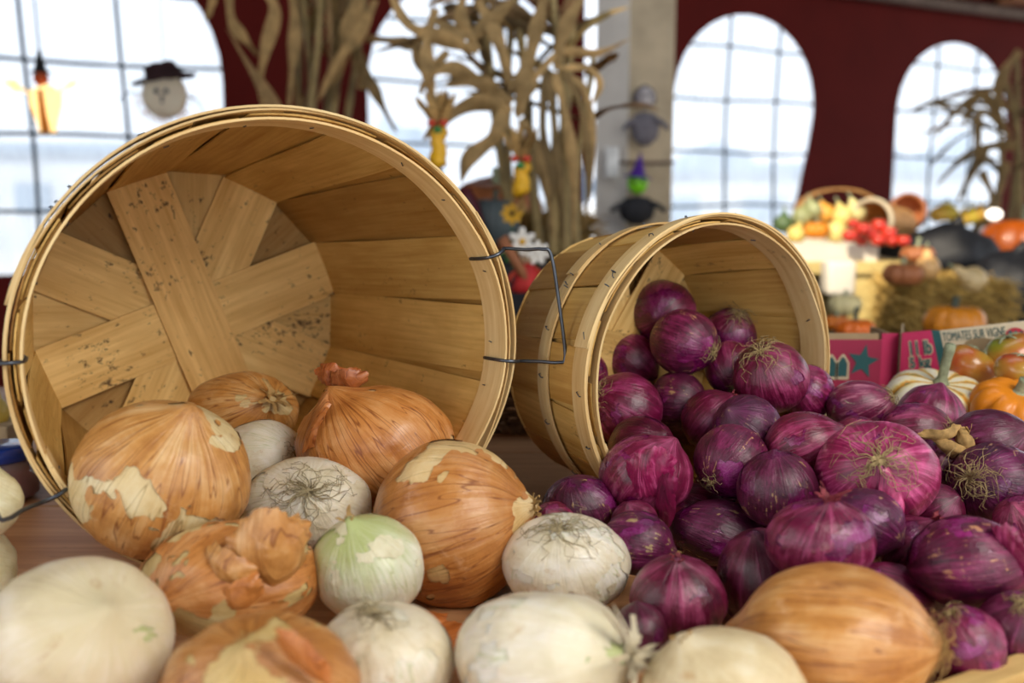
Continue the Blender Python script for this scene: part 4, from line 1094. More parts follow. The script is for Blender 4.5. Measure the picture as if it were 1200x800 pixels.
ro1, rg1 = bundle('tall bundle of dried corn stalks against the red wall above the large basket',
    [(pix(352, 260, D1), pix(378, -70, D1 - .05), .012), (pix(368, 262, D1 + .05), pix(352, -80, D1), .013), (pix(385, 258, D1), pix(398, -70, D1 + .06), .012), (pix(400, 262, D1 + .05), pix(428, -60, D1), .011), (pix(358, 262, D1 + .1), pix(345, -80, D1 + .1), .011), (pix(376, 262, D1 + .08), pix(392, -70, D1 + .12), .012)],
    18, dict(u=(.2, .85), out=.35, up=(.4, 1.2), ln=(.25, .5), w=(.022, .045), droop=.25), 4)
for pts_, w, k in [([(300, -20, 0), (322, 10, 0), (312, 55, .02), (305, 95, .02), (309, 128, 0)], .032, 1.05), ([(268, -10, 0), (272, 25, 0), (290, 50, .0), (303, 66, .05)], .028, .9),
                   ([(252, -10, 0), (245, 15, .02), (240, 25, 0)], .02, 1.1), ([(440, 0, 0), (420, 40, -.05), (396, 70, -.05), (372, 120, 0)], .034, 1.1),
                   ([(430, 45, 0), (462, 48, -.1), (490, 56, -.1), (505, 78, -.1)], .028, .9), ([(420, 60, 0), (432, 90, -.05), (446, 120, -.05), (466, 158, -.05)], .026, .6),
                   ([(425, -20, 0), (415, 20, 0), (405, 60, 0), (390, 100, 0)], .05, .95), ([(340, -20, 0), (346, 30, 0), (342, 80, 0), (338, 130, 0)], .03, .9),
                   ([(418, 70, 0), (428, 100, 0), (418, 100, 0)], .03, .75)]:
    extra_leaf(ro1, rg1, pts_, D1 - .08, w, k)
D2 = 2.35
ro2, rg2 = bundle('large spreading bundle of dried corn stalks and hanging leaves in front of the second window',
    [(pix(668, 298, D2), pix(640, -90, D2), .013), (pix(640, 298, D2 + .08), pix(585, -90, D2 + .05), .012), (pix(655, 298, D2), pix(668, -90, D2 + .1), .012), (pix(612, 298, D2 + .1), pix(545, -80, D2 + .1), .011), (pix(600, 298, D2 + .12), pix(600, -90, D2 + .1), .010), (pix(675, 298, D2 + .1), pix(690, 60, D2 + .1), .010)],
    40, dict(u=(.45, .95), out=.8, up=(.0, .9), ln=(.18, .36), w=(.022, .045), droop=.45, left=True), 11)
hub = (600, 130)
for pts_, w, k in [([(560, 60, 0), (520, 45, 0), (480, 30, 0), (455, -10, 0)], .034, 1.05), ([(590, 120, 0), (560, 95, 0), (530, 80, -.03), (505, 88, -.03), (490, 112, 0)], .03, .95),
                   ([(600, 120, 0), (570, 100, 0), (545, 95, 0), (520, 100, 0)], .034, .8), ([(560, 60, 0), (540, 20, 0), (548, -20, 0)], .03, .9),
                   ([(610, 110, 0), (640, 75, 0), (660, 60, 0), (700, 62, 0), (740, 45, 0)], .020, 1.15), ([(655, 80, 0), (690, 80, 0), (703, 100, 0), (690, 128, 0)], .018, 1.2),
                   ([(510, 10, 0), (500, 60, 0), (506, 110, 0), (518, 160, 0)], .030, 1.0), ([(650, 85, 0), (662, 130, 0), (672, 200, 0), (672, 285, 0)], .024, .95),
                   ([(660, 80, 0), (680, 120, 0), (690, 190, 0), (686, 270, 0)], .020, .55), ([(645, 90, 0), (650, 150, 0), (655, 220, 0), (662, 290, 0)], .024, .45),
                   ([(670, 90, 0), (685, 105, 0), (694, 150, 0), (692, 240, 0)], .018, 1.0), ([(640, 85, 0), (636, 150, 0), (645, 220, 0), (640, 280, 0)], .024, .40),
                   ([(610, 140, 0), (630, 170, 0), (640, 220, 0), (650, 285, 0)], .026, .7), ([(600, 130, 0), (560, 120, 0), (520, 140, 0), (495, 165, 0)], .036, .9),
                   ([(620, 60, 0), (615, 100, 0), (606, 140, 0)], .05, .85), ([(560, 0, 0), (585, 50, 0), (600, 110, 0)], .034, .95), ([(640, -10, 0), (625, 50, 0), (612, 110, 0)], .034, .8),
                   ([(590, 130, 0), (580, 160, 0), (550, 185, 0), (540, 215, 0)], .04, .9), ([(600, 0, 0), (570, 30, 0), (545, 40, 0), (500, 20, 0)], .036, .7),
                   ([(525, 60, 0), (500, 85, .02), (488, 60, .02), (500, 30, .02)], .022, .8), ([(680, 0, 0), (660, 40, 0), (650, 85, 0)], .034, .9)]:
    extra_leaf(ro2, rg2, pts_, D2 - .10, w, k)
D3 = 3.9
ro3, rg3 = bundle('dried corn stalks standing by the far right window',
    [(pix(1185, 262, D3), pix(1195, 60, D3), .014), (pix(1200, 262, D3), pix(1180, 90, D3), .013), (pix(1175, 262, D3), pix(1165, 130, D3), .012)],
    16, dict(u=(.4, .95), out=.8, up=(-.3, .7), ln=(.2, .4), w=(.03, .05), droop=.5), 21)
for pts_, w, k in [([(1178, 150, 0), (1160, 118, 0), (1142, 115, 0), (1128, 150, 0)], .035, .8), ([(1190, 170, 0), (1160, 172, 0), (1146, 190, 0), (1120, 240, 0)], .045, .75), ([(1185, 160, 0), (1150, 130, 0), (1145, 180, 0), (1135, 215, 0)], .03, .8),
                   ([(1180, 190, 0), (1170, 230, 0), (1150, 260, 0), (1130, 285, 0)], .045, .8), ([(1195, 60, 0), (1180, 80, 0), (1170, 110, 0), (1180, 130, 0)], .05, .8), ([(1150, 200, 0), (1165, 240, 0), (1150, 290, 0)], .045, .9)]:
    extra_leaf(ro3, rg3, pts_, D3 - .1, w, k)
# corn husk decorations with yellow ribbons
M_YEL = plain('yellow_ribbon', '#d9a415', .5, 0, .12, 40)
M_REDF = plain('red_felt', '#b33a22', .7); M_GREENF = plain('green_felt', '#3c7a3c', .7); M_WHITEF = plain('white_cloth', '#dcd8d0', .8)
def husk_bow(label, px_, y0, y1, y2, D, fl, seed):
    c = pix(px_, y0, D); root = empty('corn_husk_bow', pix(px_, y2, D)); tag(root, label, 'decoration', 'corn husk decorations with yellow ribbons')
    rng = random.Random(seed); L = root.location
    for k_ in range(11):
        mb = MB(); d = Vector((rng.uniform(-.7, .7), rng.uniform(-.5, .3), 1)); leaf_mesh(mb, c, d, .09, .025, .3, rng, L, 7); o = mb.build('husk', M_HUSK, root)
    a, b = pix(px_, y0, D), pix(px_, y1, D); mb = MB()
    pts = [a.lerp(b, i / 8) + Vector((.003 * math.sin(i * 1.7), -.012, 0)) for i in range(9)]
    tube(mb, [p - L for p in pts], [.018, .020, .017, .015, .017, .018, .019, .021, .020], 10); mb.build('ribbon', M_YEL, root)
    for k_ in range(9):
        mb = MB(); d = Vector((rng.uniform(-.35, .35), rng.uniform(-.3, .1), -1)); leaf_mesh(mb, b, d, (y2 - y1) / FPX * D, .012, .1, rng, L, 5); mb.build('fringe', M_HUSK, root)
    for q in range(3):
        mb = MB(); p = pix(px_ - 8 + q * 7, y0 - 6 + (q % 2) * 8, D - .03) - L; lathe(mb, [(.002, -.008), (.010, -.004), (.010, .004), (.002, .008)], 10, Matrix.Translation(p)); mb.build('felt_flower', [M_REDF, M_GREENF, M_REDF][q], root)
    mb = MB(); p = pix(px_, y1 - 8, D - .035) - L; lathe(mb, [(.002, -.004), (.015, -.002), (.015, .002), (.002, .004)], 14, Matrix.Translation(p) @ Matrix.Rotation(PI / 2, 4, 'X')); mb.build('round_badge', M_YEL, root)
husk_bow('corn husk bundle tied with a yellow ribbon, nearer the large basket', 514, 150, 196, 210, 2.2, 0, 3)
husk_bow('corn husk bundle tied with a yellow ribbon and pale fringe, above the wicker gap', 611, 192, 228, 250, 2.2, 0, 6)
# ---------------------------------------------------------------- hanging decorations in the left window
M_HAT = plain('maroon_felt_hat', '#2c1418', .8, 0, .2, 30); M_FACE = plain('painted_cream_face', '#ffeacc', .5, 0, .08, 20, trans=.85); M_STRAW = plain('orange_raffia', '#c8801e', .6, 0, .2, 40, trans=.3)
D4 = 3.0
hd = empty('scarecrow_head', pix(193, 140, D4)); tag(hd, 'round scarecrow face in a ragged dark hat hanging in the left window', 'decoration')
L = hd.location; k = D4 / FPX; cc = pix(193, 112, D4) - L
mb = MB(); lathe(mb, [(27 * k * max(.02, math.cos(PI * i / 16)), 11 * k * math.sin(PI * i / 16)) for i in range(9)], 28, Matrix.Translation(cc) @ Matrix.Rotation(PI / 2, 4, 'X')); mb.f = mb.f[:-2] + mb.f[-1:]; fcm = mb.build('face', M_FACE, hd)
mb = MB(); lathe(mb, [(.002, -3 * k), (36 * k, -4 * k), (37 * k, -1 * k), (20 * k, 2 * k), (18 * k, 15 * k), (13 * k, 17 * k), (.002, 17 * k)], 22, Matrix.Translation(cc + Vector((0, 0, 21 * k))) @ Matrix.Rotation(-.12, 4, 'Y') @ Matrix.Rotation(.1, 4, 'X') @ Matrix.Diagonal((1, .6, 1, 1)))
for i in range(len(mb.v)): mb.v[i] = mb.v[i] + Vector((1, 0, 1)) * .014 * noise.noise(mb.v[i] * 30)
mb.build('hat', M_HAT, hd)
for dx_, dz_, r_ in ((-5, 4, 3.2), (6, 4, 3.2), (1, -3, 2.4), (1, -8, 1.8)):
    mb = MB(); lathe(mb, [(r_ * k * max(.02, math.sin(PI * i / 6)), r_ * k * -math.cos(PI * i / 6)) for i in range(7)], 10, Matrix.Translation(cc + Vector((dx_ * k, -12.5 * k, dz_ * k)))); mb.build('eye' if r_ > 3 else 'mouth_dot', M_BLACKT, fcm)
rng = random.Random(3)
for q in range(14):
    a = PI + PI * q / 13; p = cc + Vector((math.cos(a) * 25 * k, 0, math.sin(a) * 24 * k * .9))
    mb = MB(); leaf_mesh(mb, p + L, Vector((math.cos(a), 0, math.sin(a) - .3)), .035, .012, .3, rng, L, 5); mb.build('raffia', M_STRAW, hd)
mb = MB(); mb2 = MB(); tube(mb, smooth_path([cc + Vector((-24 * k, 0, 2 * k)), cc + Vector((-44 * k, 0, 3 * k)), cc + Vector((-54 * k, 0, -6 * k))], 4), .002, 5); tube(mb2, smooth_path([cc + Vector((26 * k, 0, 2 * k)), cc + Vector((40 * k, 0, -8 * k)), cc + Vector((46 * k, 0, -28 * k))], 4), .002, 5); mb.build('wire_arm', M_WIRE, hd); mb2.build('wire_arm', M_WIRE, hd)
mb = MB(); tube(mb, [cc + Vector((0, 0, 30 * k)), cc + Vector((0, 0, 150 * k))], .0015, 5); mb.build('hanging_cord', M_BLACKT, hd)
gh = empty('ghost_figure', pix(52, 158, D4)); tag(gh, 'glowing white and orange ghost figure with a witch-hatted pumpkin head hanging in the left window', 'decoration')
L = gh.location; M_ROBE = plain('glowing_white_cloth', '#f0dcc0', .7, 0, .1, 20, trans=.75); M_ROBE.node_tree.nodes['Principled BSDF'].inputs['Emission Color'].default_value = (1, .75, .35, 1); M_ROBE.node_tree.nodes['Principled BSDF'].inputs['Emission Strength'].default_value = 3.0; M_OR = plain('orange_plastic', '#d05a20', .5, trans=.3)  # warm emission put into the robe cloth so the figure glows
c0 = pix(48, 92, D4) - L
mb = MB(); lathe(mb, [(8.5 * k * max(.02, math.sin(PI * i / 10)), 9 * k * -math.cos(PI * i / 10)) for i in range(11)], 18, Matrix.Translation(c0), 8, .08); mb.build('pumpkin_head', M_OR, gh)
mb = MB(); lathe(mb, [(.001, -1 * k), (12 * k, -2 * k), (7 * k, 2 * k), (4 * k, 14 * k), (2 * k, 24 * k), (.001, 25 * k)], 16, Matrix.Translation(c0 + Vector((0, 0, 8 * k)))); mb.build('pointed_hat', M_BLACKT, gh)
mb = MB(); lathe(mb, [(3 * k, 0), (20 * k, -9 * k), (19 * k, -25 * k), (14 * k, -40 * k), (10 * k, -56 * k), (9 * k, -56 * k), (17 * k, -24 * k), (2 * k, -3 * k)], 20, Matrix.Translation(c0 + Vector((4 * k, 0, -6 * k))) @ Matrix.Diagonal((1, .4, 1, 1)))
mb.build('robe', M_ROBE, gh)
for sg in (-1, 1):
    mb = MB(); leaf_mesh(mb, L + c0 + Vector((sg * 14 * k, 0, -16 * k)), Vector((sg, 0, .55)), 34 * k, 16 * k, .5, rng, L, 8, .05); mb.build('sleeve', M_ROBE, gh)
mb = MB(); tube(mb, [c0 + Vector((2 * k, -9 * k, -14 * k)), c0 + Vector((3 * k, -8 * k, -40 * k)), c0 + Vector((4 * k, -5 * k, -62 * k))], [3 * k, 4 * k, 5 * k], 8); mb.build('orange_stripe', M_STRAW, gh)
mb = MB(); tube(mb, [c0 + Vector((0, 0, 30 * k)), c0 + Vector((-3 * k, 0, 140 * k))], .003, 5); mb.build('hanging_cord', M_BLACKT, gh)
# grey-mauve netting draped low in the left window
def net_mat():
    M = NT('mauve_netting', .8); M.color(lin('#6c6380')); tr_ = M.n('BsdfTransparent'); mx = M.n('MixShader'); mx.inputs[0].default_value = .30
    M.l(tr_.outputs[0], mx.inputs[1]); M.l(M.b.outputs[0], mx.inputs[2]); M.l(mx.outputs[0], M.out.inputs[0]); return M.m
M_NET = net_mat()
def netf(u, v): return pix(85 + 130 * u + 10 * math.sin(v * 4), 235 - (85 * u ** .7) * v - 6 * math.sin(u * 9) * v, 3.25 + .05 * math.sin(u * 8 + v * 5))
mb = MB(); sheet(mb, netf, .0008, 16, 8); tag(mb.build('draped_netting', M_NET), 'sheer mauve netting draped across the lower left window', 'netting')
# ---------------------------------------------------------------- dolls on the post
DP = D_P - .10; k = DP / FPX
M_GREY = plain('grey_fleece', '#6e6a72', .9, 0, .2, 40); M_LGREY = plain('pale_mask', '#b9b2b4', .6, 0, .1, 30); M_PURP = plain('purple_felt', '#4a1f8a', .7, 0, .15, 30); M_GRN = plain('bright_green_face', '#7fd420', .4, 0, .08, 30)
def doll(label, cx, head_y, hr, headmat, hatmat, bodymat, by, bw_, bh_, hat):
    root = empty('halloween_doll', pix(cx, by + bh_, DP)); tag(root, label, 'doll'); L = root.location
    h0 = pix(cx, head_y, DP) - L; b0 = pix(cx, by, DP) - L
    mb = MB(); lathe(mb, [(hr * k * max(.02, math.sin(PI * i / 10)), 1.15 * hr * k * -math.cos(PI * i / 10)) for i in range(11)], 18, Matrix.Translation(h0)); hdm = mb.build('head', headmat, root)
    for s_ in (-1, 1):
        mb = MB(); lathe(mb, [(hr * .2 * k * max(.02, math.sin(PI * i / 5)), hr * .2 * k * -math.cos(PI * i / 5)) for i in range(6)], 8, Matrix.Translation(h0 + Vector((s_ * hr * .38 * k, -hr * .9 * k, hr * .15 * k)))); mb.build('eye', M_BLACKT, hdm)
    if hat: mb = MB(); lathe(mb, [(.001, -1 * k), (hr * 1.5 * k, -1.5 * k), (hr * .75 * k, 2 * k), (hr * .4 * k, hr * 1.2 * k), (.001, hr * 2.3 * k)], 16, Matrix.Translation(h0 + Vector((0, 0, hr * .6 * k))) @ Matrix.Rotation(.12, 4, 'Y'))
    else: mb = MB(); lathe(mb, [(hr * 1.15 * k, -hr * .6 * k), (hr * 1.3 * k, 0), (hr * k, hr * .9 * k), (.001, hr * 1.5 * k)], 16, Matrix.Translation(h0 + Vector((0, hr * .45 * k, 0))))
    mb.build('hat' if hat else 'hood', hatmat, root)
    mb = MB(); lathe(mb, [(.002, bh_ * k * .6), (bw_ * .35 * k, bh_ * .5 * k), (bw_ * .5 * k, 0), (bw_ * .42 * k, -bh_ * .5 * k), (bw_ * .15 * k, -bh_ * .8 * k)], 20, Matrix.Translation(b0) @ Matrix.Diagonal((1, .6, 1, 1)), 7, .15); mb.build('gown', bodymat, root)
    for s_ in (-1, 1):
        mb = MB(); tube(mb, smooth_path([b0 + Vector((s_ * bw_ * .25 * k, -.01, bh_ * .3 * k)), b0 + Vector((s_ * bw_ * .55 * k, -.02, bh_ * .1 * k)), b0 + Vector((s_ * bw_ * .72 * k, -.02, -bh_ * .15 * k))], 3), [3.6 * k] * 3 + [3 * k] * 3 + [2.4 * k], 7); mb.build('arm', bodymat, root)
doll('grey hooded ghost doll hanging high on the post', 756, 115, 11, M_LGREY, M_GREY, M_GREY, 148, 36, 28, False)
doll('witch doll with a purple pointed hat and bright green face on the post', 747, 214, 12, M_GRN, M_PURP, plain('black_doll_gown', '#26262b', .8), 244, 44, 24, True)

# ---------------------------------------------------------------- dark display behind the gap
M_DCLOTH = plain('black_table_cloth', '#15141a', .9, 0, .2, 8)
M_BURG = plain('burgundy_corn_cob', '#4a1420', .5, 0, .3, 90); M_SLATE = plain('slate_green_rind', '#4c5658', .5, 0, .12, 18); M_BRNO = plain('brown_orange_rind', '#a8663c', .5, 0, .15, 14)
D5 = 2.30
zt_ = pix(600, 300, D5).z
dt = empty('display_table', Vector((-.05, 2.62, -.75))); tag(dt, 'dark cloth-covered display table behind the two baskets', 'table')
mb = MB(); box(mb, (0, 0, (zt_ - .03 + .75) - .02), (1.2, .75, .04), bev=.006); mb.build('top', M_DCLOTH, dt, False)
mb = MB(); sheet(mb, lambda u, v: Vector((-.6 + 1.2 * u, -.385 + .012 * math.sin(u * 60), .70 + zt_ - .01 - .67 * v)), .003, 80, 4); mb.build('cloth_skirt', M_DCLOTH, dt)
for x in (-.55, .55):
    for y_ in (-.32, .32):
        mb = MB(); box(mb, (x, y_, .4), (.05, .05, .8)); mb.build('leg', M_BEAM, dt, False)
TZ = zt_ - .03
def on_t(px_, d, h): p = pix(px_, 300, d); return Vector((p.x, p.y, TZ + h))
pumpkin('brown_pumpkin', 'large brownish-orange pumpkin behind the slate grey squash on the dark display', 'pumpkin', on_t(582, 2.80, .115), .135, .23, M_BRNO, lobes=12, amp=.08, tilt=(.2, 0), stem=(.18, .1), seed=1)
pumpkin('slate_squash', 'slate grey-green squash in front of the brown pumpkin', 'squash', on_t(580, 2.42, .075) + Vector((0, 0, .03)), .062, .13, M_SLATE, lobes=10, amp=.08, stem=(.25, .1), smat=M_STEMD, seed=6)
cb1 = empty('burgundy_corn', on_t(556, 2.36, 0)); tag(cb1, 'upright bunch of burgundy seed heads left of the slate grey squash', 'corn')
mb = MB(); lathe(mb, [(.018, 0), (.034, .02), (.038, .09), (.030, .15), (.014, .185), (.002, .19)], 36, Matrix.Rotation(-.12, 4, 'Y'), 18, .10); mb.build('cob', M_BURG, cb1)
def hay(label, c, size, rot, n, seed, cols=('#a88848', '#6f5526')):
    root = empty('hay_bale', Vector((c[0], c[1], c[2]))); tag(root, label, 'hay bale'); rng = random.Random(seed)
    core = plain('hay_core', cols[1], .95, 0, .4, 60, bump=.8); m2 = plain('straw', cols[0], .7, 0, .4, 50, tint=True)
    Rm = Matrix.Rotation(rot, 3, 'Z'); mb = MB(); box(mb, (0, 0, size[2] / 2), size, rot=Rm, bev=.02); mb.build('core', core, root)
    mb = MB()
    for i in range(n):
        ax_ = rng.choice([0, 1, 2, 2]); p = Vector([rng.uniform(-.5, .5) * size[j] for j in range(3)]); p[ax_] = (.5 if ax_ == 2 else rng.choice([-.5, .5])) * size[ax_] * rng.uniform(.97, 1.04)
        d = Vector((rng.uniform(-1, 1), rng.uniform(-1, 1), rng.uniform(-.5, .5))).normalized() * rng.uniform(.02, .05); p.z += size[2] / 2; w = Vector((.0012, 0, .0012))
        a, b = Rm @ (p - d), Rm @ (p + d); mb.add([a - w, a + w, b + w, b - w], [(0, 1, 2, 3)])
    tag(mb.build('straw', m2, root, False), kind='stuff'); return root
hay('dark straw bale right of the display pumpkins, behind the small basket', on_t(655, 2.64, 0), (.15, .13, .11), .2, 900, 3, ('#8a6a30', '#4a3818'))
def flower(label, c, r, mat, n, cmat, group='artificial flowers on the dark display'):
    root = empty('felt_flower', c); tag(root, label, 'flower', group)
    for i in range(n):
        a = 2 * PI * i / n; m = Matrix.Rotation(a, 4, 'Y'); mb = MB()
        lathe(mb, [(r * .26 * max(.02, math.sin(PI * j / 6)), r * .5 - r * .5 * math.cos(PI * j / 6)) for j in range(7)], 10, m @ Matrix.Diagonal((1, .3, 1, 1))); mb.build('petal', mat, root)
    mb = MB(); lathe(mb, [(r * .22 * max(.02, math.sin(PI * j / 6)), -r * .22 * math.cos(PI * j / 6)) for j in range(7)], 10, Matrix.Translation((0, -r * .12, 0))); mb.build('centre', cmat, root)
    mb = MB(); tube(mb, [Vector((0, .01, 0)), Vector((0, .02, -r * 1.6))], r * .05, 5); mb.build('stem', M_GREENF, root)
flower('yellow flower above the straw bale on the dark display', pix(600, 250, 2.25), .026, M_YEL, 8, M_BLACKT)
flower('yellow and white flower beside the wire handle', pix(612, 283, 2.0), .030, M_WHITEF, 6, M_YEL)
flower('white flower at the left shoulder of the small basket', pix(630, 296, 2.0), .026, M_WHITEF, 7, M_WHITEF)
flower('green leafy rosette behind the wire handle', pix(600, 294, 2.02), .026, M_GREENF, 7, M_GREENF)
sr = empty('flower_box', Vector((pix(612, 300, 2.03).x, pix(612, 300, 2.03).y, -.75))); tag(sr, 'dark stand under the felt flowers and red doll', 'stand')
zz = pix(612, 342, 2.03).z + .75
mb = MB(); box(mb, (0, .05, zz - .02), (.22, .2, .04)); mb.build('top', M_DCLOTH, sr, False)
mb = MB(); box(mb, (0, .05, zz / 2 - .02), (.18, .16, zz - .04)); mb.build('pedestal', M_DCLOTH, sr, False)
rd = empty('red_doll', pix(618, 341, 2.03)); tag(rd, 'small doll in a red dress under the felt flowers', 'doll')
mb = MB(); lathe(mb, [(.036, 0), (.030, .02), (.018, .05), (.010, .058)], 18, None, 7, .12); mb.build('dress', plain('red_dress', '#b3201e', .7), rd)
mb = MB(); lathe(mb, [(.014 * max(.02, math.sin(PI * i / 8)), .068 - .014 * math.cos(PI * i / 8)) for i in range(9)], 14); mb.build('head', M_FACE, rd)
for s_ in (-1, 1): mb = MB(); tube(mb, [Vector((s_ * .010, 0, .05)), Vector((s_ * .03, -.008, .035)), Vector((s_ * .04, -.012, .02))], .005, 6); mb.build('arm', M_REDF, rd)
cr = empty('carrot_stick', pix(588, 290, 2.0)); tag(cr, 'orange stick leaning beside the wire handle', 'stick')
mb = MB(); tube(mb, [Vector((0, 0, .02)), Vector((.03, 0, -.03)), Vector((.07, .0, -.10))], [.012, .010, .007], 8); mb.build('shaft', M_RAFT, cr)
tag(cr, 'orange-brown stick leaning behind the wire handle of the large basket', 'stick')

# ---------------------------------------------------------------- sunlit shelf on the right
D6 = 2.85
M_SHELF = plain('pale_shelf_wood', '#d8c07c', .6, 0, .12, 8); M_TRAY = plain('white_tray', '#e8e0d0', .6, 0, .06, 10)
zs = pix(1000, 306, D6).z; sA = pix(905, 306, D6); sB = pix(1068, 306, D6)
sh = empty('produce_shelf', Vector(((sA.x + sB.x) / 2, sA.y + .22, -.75))); tag(sh, 'pale wooden produce shelf in the sun, right of the small basket', 'shelf')
W6 = sB.x - sA.x
mb = MB(); box(mb, (0, 0, zs + .75 - .018), (W6, .46, .036), bev=.003); mb.build('shelf_board', M_SHELF, sh, False)
for px_ in (1016, 925):
    x = pix(px_, 340, D6).x - sh.location.x
    for y_ in (-.19, .19): mb = MB(); box(mb, (x, y_, (zs + .75 - .036) / 2), (.065, .05, zs + .75 - .036)); mb.build('leg', M_SHELF, sh, False)
ty = empty('white_tray', Vector((pix(972, 300, D6).x, sA.y + .16, zs))); tag(ty, 'white-fronted tray of tomatoes and gourds on the sunlit shelf', 'tray')
tw = pix(1024, 300, D6).x - pix(912, 300, D6).x; th_ = .052
for q, (c_, s_) in enumerate([((0, -.15, th_ / 2), (tw, .012, th_)), ((0, .15, th_ / 2), (tw, .012, th_)), ((-tw / 2, 0, th_ / 2), (.012, .30, th_)), ((tw / 2, 0, th_ / 2), (.012, .30, th_)), ((0, 0, .004), (tw, .30, .008))]):
    mb = MB(); box(mb, c_, s_); mb.build('tray_base' if q == 4 else 'tray_side', M_TRAY, ty, False)
kD = lambda d: d / FPX
spec = [('yellow-green gourd at the left end of the sunlit tray', 933, 275, 11, (1, .85, .4)), ('orange ribbed gourd in the sunlit tray', 957, 270, 15, None), ('cream-yellow gourd near the middle of the sunlit tray', 980, 272, 13, (1, .93, .55)),
        ('pale yellow gourd high on the sunlit pile', 988, 253, 12, (1, .9, .5)), ('whitish gourd leaning on the tipped tomato basket', 1003, 248, 12, (1, 1, .75)), ('dark green gourd at the left of the sunlit pile', 918, 262, 11, (.12, .22, .14)),
        ('dark green and cream gourd behind the orange one', 940, 254, 12, (.40, .48, .36)), ('grey-green gourd at the back of the sunlit pile', 953, 246, 10, (.5, .6, .5)), ('orange gourd behind the cream ones', 968, 250, 11, (1.0, .55, .15))]
for i, (lb, x, y_, r_, tn) in enumerate(spec):
    dd = D6 + .06 + .02 * (i % 3) + (0.05 if y_ < 260 else 0); c_ = pix(x, y_, dd)
    if i in (1,): pumpkin('small_pumpkin', lb, 'pumpkin', c_, r_ * kD(dd), r_ * 1.5 * kD(dd), M_ORANGE, lobes=8, amp=.14, stem=(.2, .12))
    else: gourd('ornamental_gourd', lb, 'gourd', c_, r_ * kD(dd), M_WHITEISH, tn, (random.Random(i).uniform(-.6, .6), .3, 1), 1.25)
tb_ = empty('tipped_tomato_basket', Vector((0, 0, 0)))
cB = pix(1030, 262, D6 + .10); ax6 = Vector((-.75, -.62, .08)).normalized()
tb_.matrix_world = Matrix.Translation(cB) @ ax6.to_track_quat('Z', 'Y').to_matrix().to_4x4(); tag(tb_, 'small round basket tipped over on the sunlit shelf, spilling tomatoes', 'basket')
M_BK2 = wood('shelf_basket_wood', '#c99a5c', '#8d5d30')
rB = 27 * kD(D6)
mb = MB(); sheet(mb, lambda u, v: Vector(((rB * (.8 + .2 * u)) * math.cos(2 * PI * v), (rB * (.8 + .2 * u)) * math.sin(2 * PI * v), -.12 + .17 * u)), .004, 6, 32); mb.build('wall', M_BK2, tb_)
mb = MB(); lathe(mb, [(.001, -.12), (rB * .8, -.12), (rB * .8, -.115), (.001, -.115)], 28); mb.build('bottom', M_BK2, tb_)
mb = MB(); tube(mb, [Vector((rB * 1.02 * math.cos(2 * PI * i / 32), rB * 1.02 * math.sin(2 * PI * i / 32), .048)) for i in range(33)], .007, 6, cap=False); mb.build('rim', M_CREAM, tb_)
for i, (x, y_, r_) in enumerate([(1012, 268, 9), (1030, 264, 9), (1042, 273, 9), (1020, 274, 9), (996, 276, 9), (1010, 280, 9), (1046, 282, 8), (1029, 281, 9), (1059, 282, 8), (1000, 262, 7)]):
    dd = D6 - .06 + .015 * ((i * 3) % 4)
    tomato('ripe_tomato', ['tomato deepest in the tipped basket', 'upper right tomato in the tipped basket', 'tomato at the right lip of the tipped basket', 'tomato in the middle of the spill', 'tomato at the left end of the spill', 'front left tomato of the spill on the sunlit shelf', 'front tomato right of the middle of the spill', 'front middle tomato of the spill', 'last tomato at the right end of the sunlit shelf', 'shaded tomato at the left lip of the tipped basket'][i], pix(x, y_, dd), r_ * kD(dd), M_TOM, (1, 1, 1) if i % 3 else (.9, .8, .8), group='tomatoes on the sunlit shelf')
cr2 = empty('tipped_crock', pix(1062, 250, D6 + .32)); tag(cr2, 'rust-brown round pot lying behind the tipped basket', 'pot')
mb = MB(); lathe(mb, [(.03, -.05), (.05, -.045), (.062, 0), (.056, .04), (.050, .05), (.044, .045), (.050, 0), (.03, -.03)], 24, Vector((-.2, -.9, .3)).to_track_quat('Z', 'Y').to_matrix().to_4x4()); mb.build('body', M_BRNO, cr2)
bowl = empty('curved_basket_lid', pix(985, 250, D6 + .22)); tag(bowl, 'brown arched basket rim standing behind the gourds', 'basket')
mb = MB(); sheet(mb, lambda u, v: Vector((.13 * math.cos(PI * v), .05 * u, .075 * math.sin(PI * v))), .006, 3, 20); mb.build('hoop', M_BK2, bowl)
# below and right of the shelf
hb = pix(1100, 390, 2.55)
hay('golden straw bale with small gourds on top, below the sunlit shelf', (1.10, pix(1100, 350, 2.45).y + .1, pix(1100, 420, 2.45).z), (.25, .24, pix(1100, 335, 2.45).z - pix(1100, 420, 2.45).z), -.1, 2600, 7, ('#b8964c', '#7a5f2c'))
M_SUPP = plain('dark_stand', '#2a241f', .9)
st2 = empty('low_stand', Vector((1.225, pix(1100, 350, 2.45).y + .1, -.75))); tag(st2, 'low dark stand under the straw bale', 'stand')
hh = pix(1100, 420, 2.45).z + .75; mb = MB(); box(mb, (0, 0, hh - .015), (.65, .34, .03)); mb.build('top', M_SUPP, st2, False)
for x in (-.29, .29): mb = MB(); box(mb, (x, 0, (hh - .03) / 2), (.05, .3, hh - .03)); mb.build('leg', M_SUPP, st2, False)
pumpkin('mottled_pumpkin', 'mottled red-brown and white pumpkin on the left end of the straw bale', 'pumpkin', pix(1058, 321, 2.42), .050, .062, M_BRNO, (1.25, .95, .95), lobes=9, amp=.12, stem=(.2, .12))
gourd('warty_gourd', 'pale orange gourd with a brown base on the straw bale', 'gourd', pix(1087, 314, 2.45), .030, M_WHITEISH, (.95, .62, .40), (-.1, 0, 1), 1.3)
